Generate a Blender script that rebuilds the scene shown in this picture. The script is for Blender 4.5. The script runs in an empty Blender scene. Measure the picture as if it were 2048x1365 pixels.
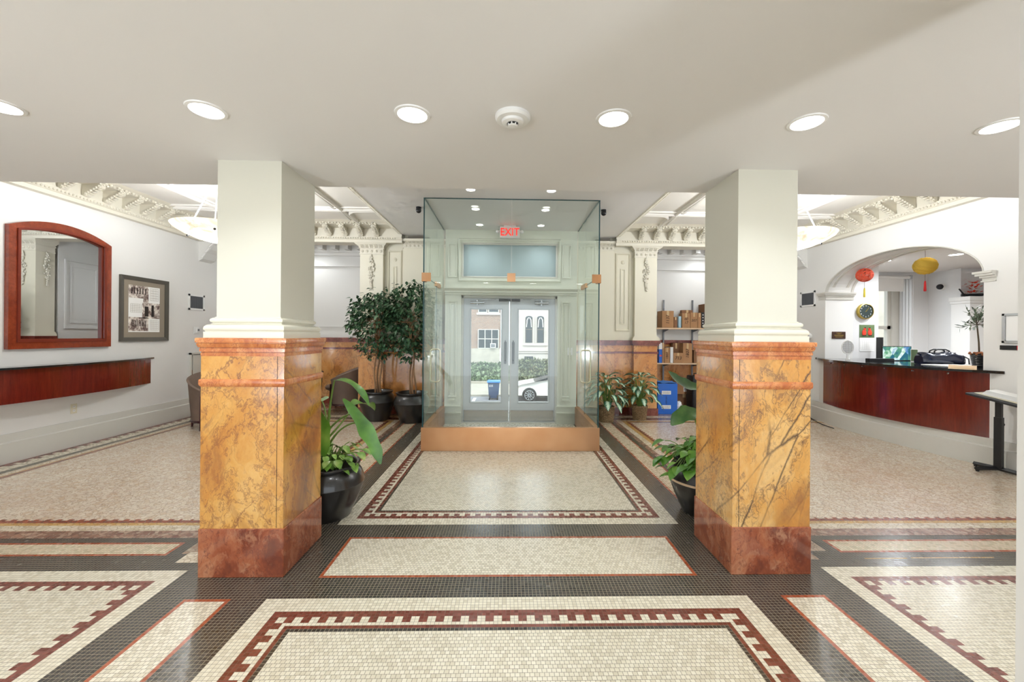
import bpy, bmesh, math, random
from mathutils import Vector, Matrix
PI = math.pi
random.seed(7)
scn = bpy.context.scene
COL = scn.collection

# ------------------------------------------------------------------ materials
def lin(c):
    return tuple(((v/255.0)/12.92 if v/255.0 <= 0.04045 else ((v/255.0+0.055)/1.055)**2.4) for v in c) + (1.0,)

class NT:
    def __init__(self, name):
        self.m = bpy.data.materials.new(name); self.m.use_nodes = True
        self.t = self.m.node_tree; self.n = self.t.nodes; self.l = self.t.links
        self.n.clear()
        self.out = self.n.new('ShaderNodeOutputMaterial')
        self.bs = self.n.new('ShaderNodeBsdfPrincipled')
        self.l.new(self.bs.outputs[0], self.out.inputs[0])
    def node(self, typ, **kw):
        n = self.n.new(typ)
        for k, v in kw.items(): setattr(n, k, v)
        return n
    def put(self, sock, v):
        if isinstance(v, (int, float)): sock.default_value = v
        elif isinstance(v, tuple): sock.default_value = v
        else: self.l.new(v, sock)
    def math(self, op, a, b=None, c=None, clamp=False):
        n = self.node('ShaderNodeMath', operation=op); n.use_clamp = clamp
        self.put(n.inputs[0], a)
        if b is not None: self.put(n.inputs[1], b)
        if c is not None: self.put(n.inputs[2], c)
        return n.outputs[0]
    def vmath(self, op, a, b=None):
        n = self.node('ShaderNodeVectorMath', operation=op)
        self.put(n.inputs[0], a)
        if b is not None: self.put(n.inputs[1], b)
        return n.outputs[0]
    def mix(self, f, a, b):
        n = self.node('ShaderNodeMix', data_type='RGBA')
        self.put(n.inputs[0], f); self.put(n.inputs[6], a); self.put(n.inputs[7], b)
        return n.outputs[2]
    def obj(self):
        return self.node('ShaderNodeTexCoord').outputs['Object']
    def pos(self):
        return self.node('ShaderNodeNewGeometry').outputs['Position']
    def noise(self, vec, scale, detail=3, rough=.5, dist=0):
        n = self.node('ShaderNodeTexNoise')
        self.put(n.inputs['Vector'], vec); n.inputs['Scale'].default_value = scale
        n.inputs['Detail'].default_value = detail; n.inputs['Roughness'].default_value = rough
        n.inputs['Distortion'].default_value = dist
        return n.outputs
    def ramp(self, f, stops):
        n = self.node('ShaderNodeValToRGB'); r = n.color_ramp
        while len(r.elements) < len(stops): r.elements.new(.5)
        for e, (p, c) in zip(r.elements, stops): e.position = p; e.color = c
        self.put(n.inputs[0], f)
        return n.outputs[0]
    def rng(self, v, a, b, c=0, d=1):
        n = self.node('ShaderNodeMapRange'); self.put(n.inputs[0], v)
        for i, x in enumerate((a, b, c, d)): n.inputs[i+1].default_value = x
        return n.outputs[0]
    def set(self, **kw):
        names = {'base': 'Base Color', 'rough': 'Roughness', 'metal': 'Metallic', 'coat': 'Coat Weight', 'coatr': 'Coat Roughness',
                 'spec': 'Specular IOR Level', 'em': 'Emission Color', 'ems': 'Emission Strength', 'normal': 'Normal', 'trans': 'Transmission Weight',
                 'ior': 'IOR', 'alpha': 'Alpha', 'sheen': 'Sheen Weight', 'sss': 'Subsurface Weight'}
        for k, v in kw.items(): self.put(self.bs.inputs[names[k]], v)
        return self
    def bump(self, h, strength=.3, dist=.01):
        n = self.node('ShaderNodeBump'); n.inputs['Strength'].default_value = strength; n.inputs['Distance'].default_value = dist
        self.put(n.inputs['Height'], h); self.l.new(n.outputs[0], self.bs.inputs['Normal'])

M = {}
def plain(name, c, rough=.5, metal=0, spec=.5, coat=0, bump=0, bscale=60, var=0):
    t = NT(name); base = lin(c) if isinstance(c[0], int) or max(c) > 1 else tuple(c)+(1,)
    t.set(base=base, rough=rough, metal=metal, spec=spec, coat=coat)
    if var:
        nz = t.noise(t.obj(), 3.0, 4)[0]
        d = tuple(x*(1-var) for x in base[:3])+(1,); l = tuple(min(1, x*(1+var)) for x in base[:3])+(1,)
        t.set(base=t.mix(t.rng(nz, .3, .7), d, l))
    if bump: t.bump(t.noise(t.obj(), bscale, 3)[0], bump, .003)
    M[name] = t.m
    return t.m
def emit(name, c, s):
    t = NT(name); t.set(base=(0, 0, 0, 1), em=lin(c), ems=s, rough=.6); M[name] = t.m; return t.m

plain('wall_paint', (232, 229, 224), .55, bump=.05, bscale=25)
plain('wall_cream', (228, 221, 200), .45, bump=.05, bscale=25)
plain('office_paint', (228, 226, 224), .5)
plain('ceiling_paint', (231, 228, 225), .7)
plain('coffer_paint', (245, 241, 234), .6)
plain('plaster', (226, 219, 202), .5, bump=.1, bscale=90)
plain('plaster_white', (225, 222, 216), .5, bump=.1, bscale=90)
plain('trim_grey', (212, 208, 198), .35)
plain('base_paint', (214, 211, 202), .3, coat=.2)
plain('shaft_paint', (208, 204, 188), .5)
plain('gloss_cream', (222, 217, 198), .18, coat=.6)
plain('portal_paint', (216, 216, 200), .4)
plain('door_paint', (205, 207, 210), .35)
plain('black_metal', (22, 22, 24), .35, spec=.5)
plain('black_plastic', (28, 28, 30), .45)
plain('dark_gap', (12, 12, 12), .7)
plain('granite', (28, 30, 32), .12, coat=.5)
plain('steel', (190, 192, 195), .25, metal=1)
plain('grey_metal', (120, 122, 126), .45, metal=.6)
plain('brass', (214, 200, 170), .3, metal=1)
plain('white_plastic', (236, 234, 230), .35)
plain('beige_plastic', (222, 214, 190), .4)
plain('paper', (246, 244, 240), .8)
plain('soil', (48, 36, 26), .95, bump=.6, bscale=60)
plain('trunk_bark', (150, 112, 78), .8, bump=.5, bscale=60, var=.25)
plain('stem_green', (110, 140, 60), .5)
plain('stem_brown', (95, 80, 62), .8, bump=.4, bscale=80)
plain('leather', (22, 30, 52), .22, coat=.3, bump=.4, bscale=14)
plain('terracotta', (170, 95, 55), .8)
plain('red_flower', (215, 60, 30), .6)
plain('dried_flower', (150, 90, 50), .8)
def translucent(name, c):
    t = NT(name); t.n.remove(t.bs); d = t.node('ShaderNodeBsdfDiffuse'); e = t.node('ShaderNodeBsdfTranslucent'); d.inputs[0].default_value = lin(c); e.inputs[0].default_value = lin(c)
    mx = t.node('ShaderNodeMixShader'); mx.inputs[0].default_value = .5; t.l.new(d.outputs[0], mx.inputs[1]); t.l.new(e.outputs[0], mx.inputs[2]); t.l.new(mx.outputs[0], t.out.inputs[0]); M[name] = t.m
translucent('yellow_string', (240, 214, 110))
plain('red_string', (226, 88, 58), .7)
plain('red_tassel', (200, 34, 34), .8)
plain('yellow_tassel', (222, 200, 70), .8)
plain('light_wood', (226, 196, 160), .5)
plain('dark_wood', (62, 20, 22), .3, coat=.4)
plain('blue_plastic', (28, 100, 196), .35)
plain('blue_plastic_light', (60, 140, 225), .3)
plain('rubber', (30, 30, 32), .7)
plain('car_paint', (240, 238, 232), .15, coat=1)
plain('bin_blue', (58, 78, 112), .5)
plain('concrete', (172, 166, 154), .9, var=.08)
plain('asphalt', (132, 132, 136), .95, bump=.3, var=.1)
plain('stone_white', (206, 196, 188), .85, var=.04)
plain('stucco', (190, 182, 168), .9, var=.1)
plain('window_dark', (34, 42, 48), .2)
plain('ink', (40, 30, 26), .8)
plain('bronze_plaque', (84, 62, 50), .4, metal=.6)
plain('gold_rim', (196, 170, 86), .35, metal=.8)
plain('clock_face', (46, 60, 58), .4)
plain('sign_red', (196, 24, 34), .4)
plain('camera_black', (24, 24, 28), .3)
plain('frame_red_wood', (120, 44, 26), .3)
plain('mat_board', (148, 136, 120), .85)
plain('picture_frame', (96, 92, 84), .4, metal=.4)
plain('aluminium', (196, 198, 200), .35, metal=.5)
plain('wrap_blue_glass', (170, 200, 214), .2)
emit('lamp_white', (255, 252, 244), 14)
emit('lamp_vest', (255, 250, 240), 9)
emit('lamp_office', (255, 250, 244), 12)
emit('exit_red', (255, 34, 22), .9)

def marble(name, cols, vein, scale=2.4, veinw=.02, seed=0.0, rough=.13, dens=.35, dark=.55, diag=0.0, pale=0.0):
    t = NT(name)
    p = t.vmath('ADD', t.obj(), (seed, seed*1.7, seed*.6))
    st = t.node('ShaderNodeMapping'); t.put(st.inputs[0], p); st.inputs['Rotation'].default_value = (.5, .6, .35); st.inputs['Scale'].default_value = (1, 1, .62)
    p = st.outputs[0]
    w = t.noise(p, 1.9, 6, .6)[1]
    wv = t.vmath('SCALE', t.vmath('SUBTRACT', w, (.5, .5, .5))); wv.node.inputs[3].default_value = .75
    q = t.vmath('ADD', p, wv)
    n1 = t.noise(q, scale, 6, .62)[0]
    base = t.ramp(n1, [(.30, lin(cols[0])), (.44, lin(cols[1])), (.54, lin(cols[2])), (.72, lin(cols[3]))])
    cl = t.noise(q, scale*9, 6, .7)[0]
    base = t.mix(t.rng(cl, .55, .8, 0, .35), base, lin(vein))
    # big fracture veins
    v = t.node('ShaderNodeTexVoronoi', feature='DISTANCE_TO_EDGE'); t.put(v.inputs['Vector'], q); v.inputs['Scale'].default_value = scale*1.5
    e = t.rng(v.outputs['Distance'], 0, veinw, 1, 0)
    msk = t.rng(t.noise(p, scale*1.3, 3)[0], .45, .62, 0, dark+.25)
    base = t.mix(t.math('MULTIPLY', e, msk), base, lin(vein))
    # fine crackle
    v2 = t.node('ShaderNodeTexVoronoi', feature='DISTANCE_TO_EDGE'); t.put(v2.inputs['Vector'], q); v2.inputs['Scale'].default_value = scale*7
    e2 = t.rng(v2.outputs['Distance'], 0, veinw*2.2, 1, 0)
    m2 = t.rng(t.noise(p, scale*2.1, 4)[0], .47, .66, 0, dens*1.6)
    base = t.mix(t.math('MULTIPLY', e2, m2), base, lin(vein))
    # wispy streaks
    s = t.noise(q, scale*1.1, 6, .72, .6)[0]
    band = t.math('ABSOLUTE', t.math('SUBTRACT', s, .52))
    base = t.mix(t.rng(band, 0, .02, dark+.1, 0), base, lin(vein))
    pt = t.noise(t.vmath('ADD', p, (4.0, 2.0, 7.0)), scale*.75, 5, .66, .8)[0]
    base = t.mix(t.rng(pt, .56, .74, 0, .75), base, lin(vein))
    if diag:                                # long straight fractures running one way
        mp = t.node('ShaderNodeMapping'); t.put(mp.inputs[0], t.obj()); mp.inputs['Rotation'].default_value = (math.radians(40), math.radians(52), 0)
        q2 = t.vmath('ADD', t.vmath('MULTIPLY', mp.outputs[0], (.8, .9, 4.2)), t.vmath('MULTIPLY', wv, (.35, .35, .35)))
        v3 = t.node('ShaderNodeTexVoronoi', feature='DISTANCE_TO_EDGE'); t.put(v3.inputs['Vector'], q2); v3.inputs['Scale'].default_value = 1.5
        m3 = t.rng(t.noise(p, 2.6, 4)[0], .42, .58, 0, diag)
        base = t.mix(t.math('MULTIPLY', t.rng(v3.outputs['Distance'], 0, .03, 1, 0), m3), base, lin((58, 40, 34)))
        cl2 = t.noise(q2, 3.2, 6, .78)[0]; m4 = t.rng(t.noise(p, 1.7, 2)[0], .52, .60)
        base = t.mix(t.math('MULTIPLY', t.rng(cl2, .56, .64, 0, .8), m4), base, lin((96, 66, 62)))
    if pale:
        pn = t.noise(q, scale*3.1, 5, .68, .5)[0]
        base = t.mix(t.rng(pn, .54, .70, 0, pale), base, lin(cols[3]))
    t.set(base=base, rough=rough, spec=.55, coat=.5, coatr=.06)
    M[name] = t.m
marble('marble_gold', [(166, 98, 38), (200, 136, 56), (212, 156, 76), (230, 186, 116)], (116, 66, 42), scale=2.2, seed=3.1, diag=.45)
marble('marble_gold_b', [(168, 100, 40), (202, 138, 58), (216, 160, 82), (232, 194, 132)], (92, 62, 50), scale=2.0, seed=9.4, dens=.45, diag=.95)
marble('marble_red', [(112, 54, 36), (146, 74, 46), (170, 100, 66), (200, 144, 108)], (96, 44, 36), scale=3.4, seed=1.2, pale=.55)
marble('marble_orange', [(176, 92, 42), (200, 118, 60), (214, 142, 84), (228, 176, 120)], (150, 66, 40), scale=4.4, seed=5.2)
marble('marble_maroon', [(98, 40, 30), (118, 50, 40), (140, 68, 54), (164, 96, 78)], (80, 30, 28), scale=5, seed=2.2)
marble('marble_wall', [(184, 108, 50), (206, 138, 72), (216, 156, 92), (228, 182, 128)], (132, 74, 48), scale=1.5, seed=7.2, dens=.3)

def wood(name, a, b, sc=(1, 1, 10), rough=.16):
    t = NT(name)
    mp = t.node('ShaderNodeMapping'); t.put(mp.inputs[0], t.obj()); mp.inputs['Scale'].default_value = sc
    n = t.noise(mp.outputs[0], 4, 8, .65)[0]
    n2 = t.noise(mp.outputs[0], 26, 4, .6)[0]
    base = t.mix(t.rng(n, .3, .7), lin(a), lin(b))
    base = t.mix(t.rng(n2, .4, .8, 0, .35), base, lin(tuple(int(x*.55) for x in a)))
    t.set(base=base, rough=rough, coat=.6, coatr=.08); M[name] = t.m
wood('mahogany', (92, 24, 16), (128, 40, 26), (9, 9, .7))
wood('cherry_frame', (120, 44, 22), (156, 66, 36), (2, 2, 2), .25)
wood('copper_fake', (190, 130, 90), (200, 140, 100))

def copper():
    t = NT('copper')
    mp = t.node('ShaderNodeMapping'); t.put(mp.inputs[0], t.obj()); mp.inputs['Scale'].default_value = (2, 2, 90)
    n = t.noise(mp.outputs[0], 3, 3)[0]
    n2 = t.noise(t.obj(), 1.6, 3)[0]
    t.set(base=t.mix(t.rng(n2, .3, .7), lin((206, 150, 104)), lin((226, 178, 136))), metal=1, rough=t.rng(n, .3, .7, .3, .42)); M['copper'] = t.m
copper()

def glassmat(name, tint, f0=1.0, ior=1.5):
    t = NT(name); t.n.remove(t.bs)
    tr = t.node('ShaderNodeBsdfTransparent'); tr.inputs[0].default_value = tint
    gl = t.node('ShaderNodeBsdfGlossy'); gl.inputs['Roughness'].default_value = .0; gl.inputs[0].default_value = (.95, 1, .98, 1)
    fr = t.node('ShaderNodeFresnel'); fr.inputs[0].default_value = ior
    g = t.node('ShaderNodeNewGeometry')
    f = t.math('MULTIPLY', fr.outputs[0], t.math('SUBTRACT', 1.0, g.outputs['Backfacing']))
    f = t.math('MULTIPLY', f, f0)
    mx = t.node('ShaderNodeMixShader'); t.l.new(f, mx.inputs[0]); t.l.new(tr.outputs[0], mx.inputs[1]); t.l.new(gl.outputs[0], mx.inputs[2])
    t.l.new(mx.outputs[0], t.out.inputs[0]); M[name] = t.m
glassmat('vest_glass', (.965, .988, .982, 1), 1.5)
glassmat('door_glass', (.97, .99, .985, 1))
plain('glass_edge', (60, 96, 100), .2)
plain('mirror_silver', (236, 240, 244), .0, metal=1)

# ---- floor tile materials, all in world metres on a 20.6 mm grid
TS = .0206
def tile(name, cols, grout, bond=False, rough=.3, gw=.07, stain=None):
    t = NT(name)
    sx = t.node('ShaderNodeSeparateXYZ'); t.put(sx.inputs[0], t.pos())
    x = t.math('DIVIDE', t.math('SUBTRACT', sx.outputs[0], .022+TS*.0), TS)
    y = t.math('DIVIDE', sx.outputs[1], TS)
    if bond:
        row = t.math('FLOOR', y)
        jit = t.node('ShaderNodeTexWhiteNoise', noise_dimensions='1D'); t.put(jit.inputs['W'], row)
        x = t.math('ADD', x, t.math('ADD', t.math('MULTIPLY', row, .5), t.math('MULTIPLY', jit.outputs[0], .22)))
    fx = t.math('FRACT', x); fy = t.math('FRACT', y)
    ex = t.math('MINIMUM', fx, t.math('SUBTRACT', 1, fx)); ey = t.math('MINIMUM', fy, t.math('SUBTRACT', 1, fy))
    e = t.math('MINIMUM', ex, ey)
    g = t.math('LESS_THAN', e, gw)
    cx = t.node('ShaderNodeCombineXYZ'); t.put(cx.inputs[0], t.math('FLOOR', x)); t.put(cx.inputs[1], t.math('FLOOR', y))
    wn = t.node('ShaderNodeTexWhiteNoise', noise_dimensions='3D'); t.put(wn.inputs['Vector'], cx.outputs[0])
    base = t.ramp(wn.outputs[0], [(i/(len(cols)-1), lin(c)) for i, c in enumerate(cols)])
    if stain:
        nz = t.noise(t.pos(), .9, 5, .6, .4)[0]
        base = t.mix(t.rng(nz, .42, .7, 0, .55), base, lin(stain))
    base = t.mix(g, base, lin(grout))
    wn2 = t.rng(wn.outputs[0], 0, 1, rough*.75, rough*1.25)
    t.set(base=base, rough=t.mix(g, wn2, (.8, .8, .8, 1)), spec=.5, coat=.3, coatr=.2)
    bt = t.math('ADD', t.rng(e, 0, .14), t.math('MULTIPLY', wn.outputs[0], .25))
    t.bump(bt, .15, .0008)
    M[name] = t.m
tile('tile_white', [(216, 206, 182), (222, 213, 190), (228, 220, 198)], (138, 130, 114), gw=.045)
tile('tile_field', [(212, 202, 178), (220, 211, 188), (227, 219, 198)], (118, 110, 96), bond=True, gw=.045)
tile('tile_black', [(50, 46, 42), (58, 54, 50), (66, 60, 54)], (150, 138, 114), gw=.05, rough=.22)
tile('tile_maroon', [(104, 48, 36), (118, 56, 42), (130, 66, 50)], (112, 84, 66), gw=.045, rough=.28)
tile('tile_orange', [(158, 76, 44), (170, 86, 50), (150, 70, 42)], (140, 100, 76), gw=.045, rough=.28)
tile('tile_strip', [(216, 204, 172), (226, 214, 184), (222, 200, 170)], (130, 116, 96), rough=.3, stain=(190, 156, 120))
def mosaic(name, stops, grout, sc=34, stain=(170, 110, 70), st=.4, rough=.25):
    t = NT(name)
    w = t.vmath('SCALE', t.vmath('SUBTRACT', t.noise(t.pos(), 20, 2)[1], (.5, .5, .5))); w.node.inputs[3].default_value = .02
    p = t.vmath('ADD', t.pos(), w)
    v = t.node('ShaderNodeTexVoronoi', feature='F1'); t.put(v.inputs['Vector'], p); v.inputs['Scale'].default_value = sc
    v2 = t.node('ShaderNodeTexVoronoi', feature='DISTANCE_TO_EDGE'); t.put(v2.inputs['Vector'], p); v2.inputs['Scale'].default_value = sc
    sep = t.node('ShaderNodeSeparateColor'); t.put(sep.inputs[0], v.outputs['Color'])
    base = t.ramp(sep.outputs[0], [(a, lin(c)) for a, c in stops])
    big = t.noise(t.pos(), 1.0, 6, .65, .5)[0]
    base = t.mix(t.rng(big, .45, .72, 0, st), base, lin(stain))
    g = t.rng(v2.outputs['Distance'], .03, .09, 1, 0)
    base = t.mix(t.math('MULTIPLY', g, .7), base, lin(grout))
    t.set(base=base, rough=rough, spec=.5, coat=.45, coatr=.2); t.bump(t.rng(v2.outputs['Distance'], 0, .12), .2, .0012); M[name] = t.m
mosaic('mosaic_field', [(0, (212, 188, 160)), (.35, (228, 212, 188)), (.7, (236, 223, 202)), (1, (216, 194, 172))], (166, 144, 124), stain=(190, 150, 118))
mosaic('mosaic_pink', [(0, (130, 88, 72)), (.4, (160, 122, 100)), (.7, (186, 158, 136)), (1, (120, 76, 62))], (110, 86, 70), stain=(120, 80, 60))
mosaic('mosaic_cream', [(0, (206, 190, 160)), (.5, (226, 212, 184)), (1, (234, 222, 200))], (160, 140, 116))
mosaic('mosaic_yellow', [(0, (196, 150, 80)), (.5, (208, 168, 100)), (1, (214, 184, 130))], (150, 112, 70))
mosaic('mosaic_maroon', [(0, (128, 58, 40)), (.5, (146, 72, 48)), (1, (164, 92, 66))], (110, 70, 54))
mosaic('mosaic_grey', [(0, (150, 136, 116)), (.5, (176, 160, 138)), (1, (160, 130, 104))], (120, 100, 84))

# ------------------------------------------------------------------ geometry helpers
def B(): return bmesh.new()
def quad(bm, pts):
    return bm.faces.new([bm.verts.new(p) for p in pts])
def box(bm, x0, x1, y0, y1, z0, z1, mat=None):
    if x0 > x1: x0, x1 = x1, x0
    if y0 > y1: y0, y1 = y1, y0
    if z0 > z1: z0, z1 = z1, z0
    v = [bm.verts.new(p) for p in ((x0,y0,z0),(x1,y0,z0),(x1,y1,z0),(x0,y1,z0),(x0,y0,z1),(x1,y0,z1),(x1,y1,z1),(x0,y1,z1))]
    fs = [(0,3,2,1),(4,5,6,7),(0,1,5,4),(1,2,6,5),(2,3,7,6),(3,0,4,7)]
    out = []
    for f in fs:
        fc = bm.faces.new([v[i] for i in f]); out.append(fc)
        if mat is not None: fc.material_index = mat
    return v
def rbox(x0, x1, y0, y1, z0, z1, bev=.005, seg=2):
    bm = B(); box(bm, x0, x1, y0, y1, z0, z1)
    bmesh.ops.bevel(bm, geom=bm.edges[:], offset=bev, segments=seg, affect='EDGES', profile=.5)
    return bm
def join(bm, other):
    me = bpy.data.meshes.new('tmp'); other.to_mesh(me); bm.from_mesh(me); bpy.data.meshes.remove(me); other.free()
def tube(bm, pts, r, seg=8, cap=True):
    pts = [Vector(p) for p in pts]; n = len(pts)
    rs = r if isinstance(r, (list, tuple)) else [r]*n
    rings = []; up = None
    for i, p in enumerate(pts):
        t = (pts[min(i+1, n-1)]-pts[max(i-1, 0)]).normalized()
        if up is None:
            a = Vector((0, 0, 1)) if abs(t.z) < .9 else Vector((1, 0, 0)); up = (a-t*a.dot(t)).normalized()
        else:
            up = (up-t*up.dot(t)).normalized()
        s = t.cross(up)
        rings.append([bm.verts.new(p+(up*math.cos(2*PI*k/seg)+s*math.sin(2*PI*k/seg))*rs[i]) for k in range(seg)])
    for i in range(n-1):
        for k in range(seg):
            bm.faces.new((rings[i][k], rings[i][(k+1)%seg], rings[i+1][(k+1)%seg], rings[i+1][k]))
    if cap:
        bm.faces.new(rings[0][::-1]); bm.faces.new(rings[-1])
def lathe(bm, prof, seg=32, c=(0, 0, 0), a0=0, a1=2*PI, cap=False):
    full = abs(a1-a0-2*PI) < 1e-6; ns = seg if full else seg+1; rings = []
    for r, z in prof:
        if r < 1e-6: rings.append([bm.verts.new((c[0], c[1], c[2]+z))]*ns)
        else: rings.append([bm.verts.new((c[0]+r*math.cos(a0+(a1-a0)*k/seg), c[1]+r*math.sin(a0+(a1-a0)*k/seg), c[2]+z)) for k in range(ns)])
    for i in range(len(prof)-1):
        for k in range(seg):
            j = (k+1) % ns
            vs = []
            for v in (rings[i][k], rings[i][j], rings[i+1][j], rings[i+1][k]):
                if v not in vs: vs.append(v)
            if len(vs) > 2: bm.faces.new(vs)
def cyl(bm, a, b, r, seg=16): tube(bm, [a, b], r, seg)
def prism(bm, poly, axis, a, b):
    """poly: 2D pts; axis: 'x','y','z' extrusion from a to b; the poly gives the other two coords in order."""
    def P(u, v, w): return {'x': (w, u, v), 'y': (u, w, v), 'z': (u, v, w)}[axis]
    A = [bm.verts.new(P(u, v, a)) for u, v in poly]; Bv = [bm.verts.new(P(u, v, b)) for u, v in poly]
    n = len(poly); bm.faces.new(A[::-1]); bm.faces.new(Bv)
    for i in range(n): bm.faces.new((A[i], A[(i+1)%n], Bv[(i+1)%n], Bv[i]))
def sweep(bm, path, N, prof, closed=False, capends=True):
    """path of 3D points, N normal; prof: list of (a, b): a sideways (N x t), b along N"""
    path = [Vector(p) for p in path]; N = Vector(N).normalized(); n = len(path); rings = []
    for i, p in enumerate(path):
        if closed: t0 = (p-path[i-1]).normalized(); t1 = (path[(i+1)%n]-p).normalized()
        else:
            t0 = (p-path[i-1]).normalized() if i > 0 else None
            t1 = (path[i+1]-p).normalized() if i < n-1 else None
            if t0 is None: t0 = t1
            if t1 is None: t1 = t0
        s0 = N.cross(t0); s1 = N.cross(t1); m = (s0+s1)
        m = m/ max(1e-6, m.dot(s0)) if m.length > 1e-6 else s0
        rings.append([bm.verts.new(p+m*a+N*b) for a, b in prof])
    k = len(prof)
    for i in range(n if closed else n-1):
        r0 = rings[i]; r1 = rings[(i+1)%n]
        for j in range(k-1): bm.faces.new((r0[j], r0[j+1], r1[j+1], r1[j]))
    if not closed and capends and k > 2:
        try: bm.faces.new(rings[0]); bm.faces.new(rings[-1][::-1])
        except Exception: pass
def ball(bm, c, r, seg=10, rings=6, sc=(1, 1, 1)):
    prof = [(r*math.sin(PI*i/rings), -r*math.cos(PI*i/rings)) for i in range(rings+1)]
    b2 = B(); lathe(b2, prof, seg)
    for v in b2.verts: v.co = Vector((v.co.x*sc[0]+c[0], v.co.y*sc[1]+c[1], v.co.z*sc[2]+c[2]))
    join(bm, b2)
def xf(bm, mat):
    bmesh.ops.transform(bm, matrix=mat, verts=bm.verts[:])
    return bm
def TR(x=0, y=0, z=0): return Matrix.Translation((x, y, z))
def RZ(a): return Matrix.Rotation(a, 4, 'Z')

def obj(name, bm, mats, parent=None, loc=(0, 0, 0), rz=0, smooth=False, label=None, fix=True):
    me = bpy.data.meshes.new(name)
    if fix: bmesh.ops.recalc_face_normals(bm, faces=bm.faces[:])
    if smooth is True:
        for f in bm.faces: f.smooth = True
    bm.to_mesh(me); bm.free()
    for m in (mats if isinstance(mats, (list, tuple)) else [mats]): me.materials.append(M[m])
    if smooth == 'auto':
        me.polygons.foreach_set('use_smooth', [True]*len(me.polygons)); me.set_sharp_from_angle(angle=math.radians(38))
    o = bpy.data.objects.new(name, me); COL.objects.link(o)
    if parent is not None: o.parent = parent
    o.location = loc; o.rotation_euler = (0, 0, rz)
    if label: o['label'] = label
    return o
def tag(o, label, cat, group=None):
    o['label'] = label; o['category'] = cat
    if group: o['group'] = group
    return o
def thing(name, label, cat, loc=(0, 0, 0), rz=0, group=None):
    o = bpy.data.objects.new(name, None); COL.objects.link(o); o.empty_display_size = .1
    o.location = loc; o.rotation_euler = (0, 0, rz)
    return tag(o, label, cat, group)
def struct(name, bm, m, **kw):
    o = obj(name, bm, m, **kw)
    if kw.get('parent') is None: o['kind'] = 'structure'
    return o
def dup(root, loc, rz=0, label=None, group=None):
    r = root.copy(); COL.objects.link(r); r.location = loc; r.rotation_euler = (0, 0, rz)
    if label: r['label'] = label
    if group: r['group'] = group
    for ch in list(root.children):
        c = ch.copy(); COL.objects.link(c); c.parent = r
        for g in list(ch.children):
            d = g.copy(); COL.objects.link(d); d.parent = c
    return r
def text_bm(s, size, ext=.0008, align='CENTER', slant=0):
    cu = bpy.data.curves.new('t', 'FONT'); cu.body = s; cu.size = size; cu.extrude = ext; cu.align_x = align; cu.align_y = 'CENTER'; cu.shear = slant; cu.resolution_u = 3
    ob = bpy.data.objects.new('t', cu); COL.objects.link(ob)
    dg = bpy.context.evaluated_depsgraph_get(); me = bpy.data.meshes.new_from_object(ob.evaluated_get(dg))
    bm = B(); bm.from_mesh(me); bpy.data.meshes.remove(me); bpy.data.objects.remove(ob); bpy.data.curves.remove(cu)
    return bm
FACE_CAM = Matrix.Rotation(PI/2, 4, 'X')      # text standing up, read from -Y
# ================================================================== SETTING
C = .022                                   # centre line of the lobby
XL, XR = -5.38, 5.37
# ---- floor: rectangles painted in order, then cut into strips of one material
FM = ['tile_black', 'tile_white', 'tile_field', 'tile_maroon', 'tile_orange', 'tile_strip', 'mosaic_field', 'mosaic_pink',
      'mosaic_cream', 'mosaic_yellow', 'mosaic_maroon', 'mosaic_grey', 'concrete']
FI = {n: i for i, n in enumerate(FM)}
rects = []
def sn(v): return round(v/TS)*TS
def R(m, x0, x1, y0, y1, snap=True):
    if snap: x0, x1, y0, y1 = C+sn(x0-C), C+sn(x1-C), sn(y0), sn(y1)
    if x1-x0 > 1e-4 and y1-y0 > 1e-4: rects.append((FI[m], x0, x1, y0, y1))
def RC(m, a, b, y0, y1):
    R(m, C-b, C-a, y0, y1); R(m, C+a, C+b, y0, y1)
def border(x0, x1, y0, y1, inner=True):
    """white surround, maroon key band with dentils, then the bonded field"""
    x0, x1, y0, y1 = C+sn(x0-C), C+sn(x1-C), sn(y0), sn(y1)
    t = TS
    R('tile_white', x0, x1, y0, y1)
    a = 5*t; R('tile_maroon', x0+a, x1-a, y0+a, y1-a)
    b = 7*t; bx0, bx1, by0, by1 = x0+b, x1-b, y0+b, y1-b
    R('tile_white', bx0+2*t, bx1-2*t, by0+2*t, by1-2*t)
    n = int((bx1-bx0)/t)//4
    for yy in (by0, by1-2*t):
        k = 0
        while bx0+k*4*t+2*t <= bx1+1e-6:
            R('tile_white', bx0+k*4*t, bx0+k*4*t+2*t, yy, yy+2*t); k += 1
    for xx in (bx0, bx1-2*t):
        k = 0
        while by1-k*4*t-2*t >= by0-1e-6:
            R('tile_white', xx, xx+2*t, by1-k*4*t-2*t, by1-k*4*t); k += 1
    c = 9*t
    if inner:
        c += t; R('tile_maroon', x0+c, x1-c, y0+c, y1-c)
        c += t; R('tile_black', x0+c, x1-c, y0+c, y1-c)
        c += t
    R('tile_field', x0+c, x1-c, y0+c, y1-c)
R('tile_black', XL-.2, XR+4.6, -4, 8.7)
# front rugs
border(C-1.294, C+1.294, -3.0, 2.198)
RC('tile_orange', 1.493, 1.725, -3, 2.205); RC('tile_field', 1.493+TS, 1.725-TS, -3, 2.205-TS)
border(XL-.3, C-1.911, -3, 2.475, False); border(C+1.911, XR+.3, -3, 2.475, False)
R('tile_orange', C-1.117, C+1.117, 2.383, 2.863); R('tile_field', C-1.117+TS, C+1.117-TS, 2.383+TS, 2.863-TS)
# centre rug up to the doors
border(C-1.27, C+1.27, 3.05, 7.6)
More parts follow.
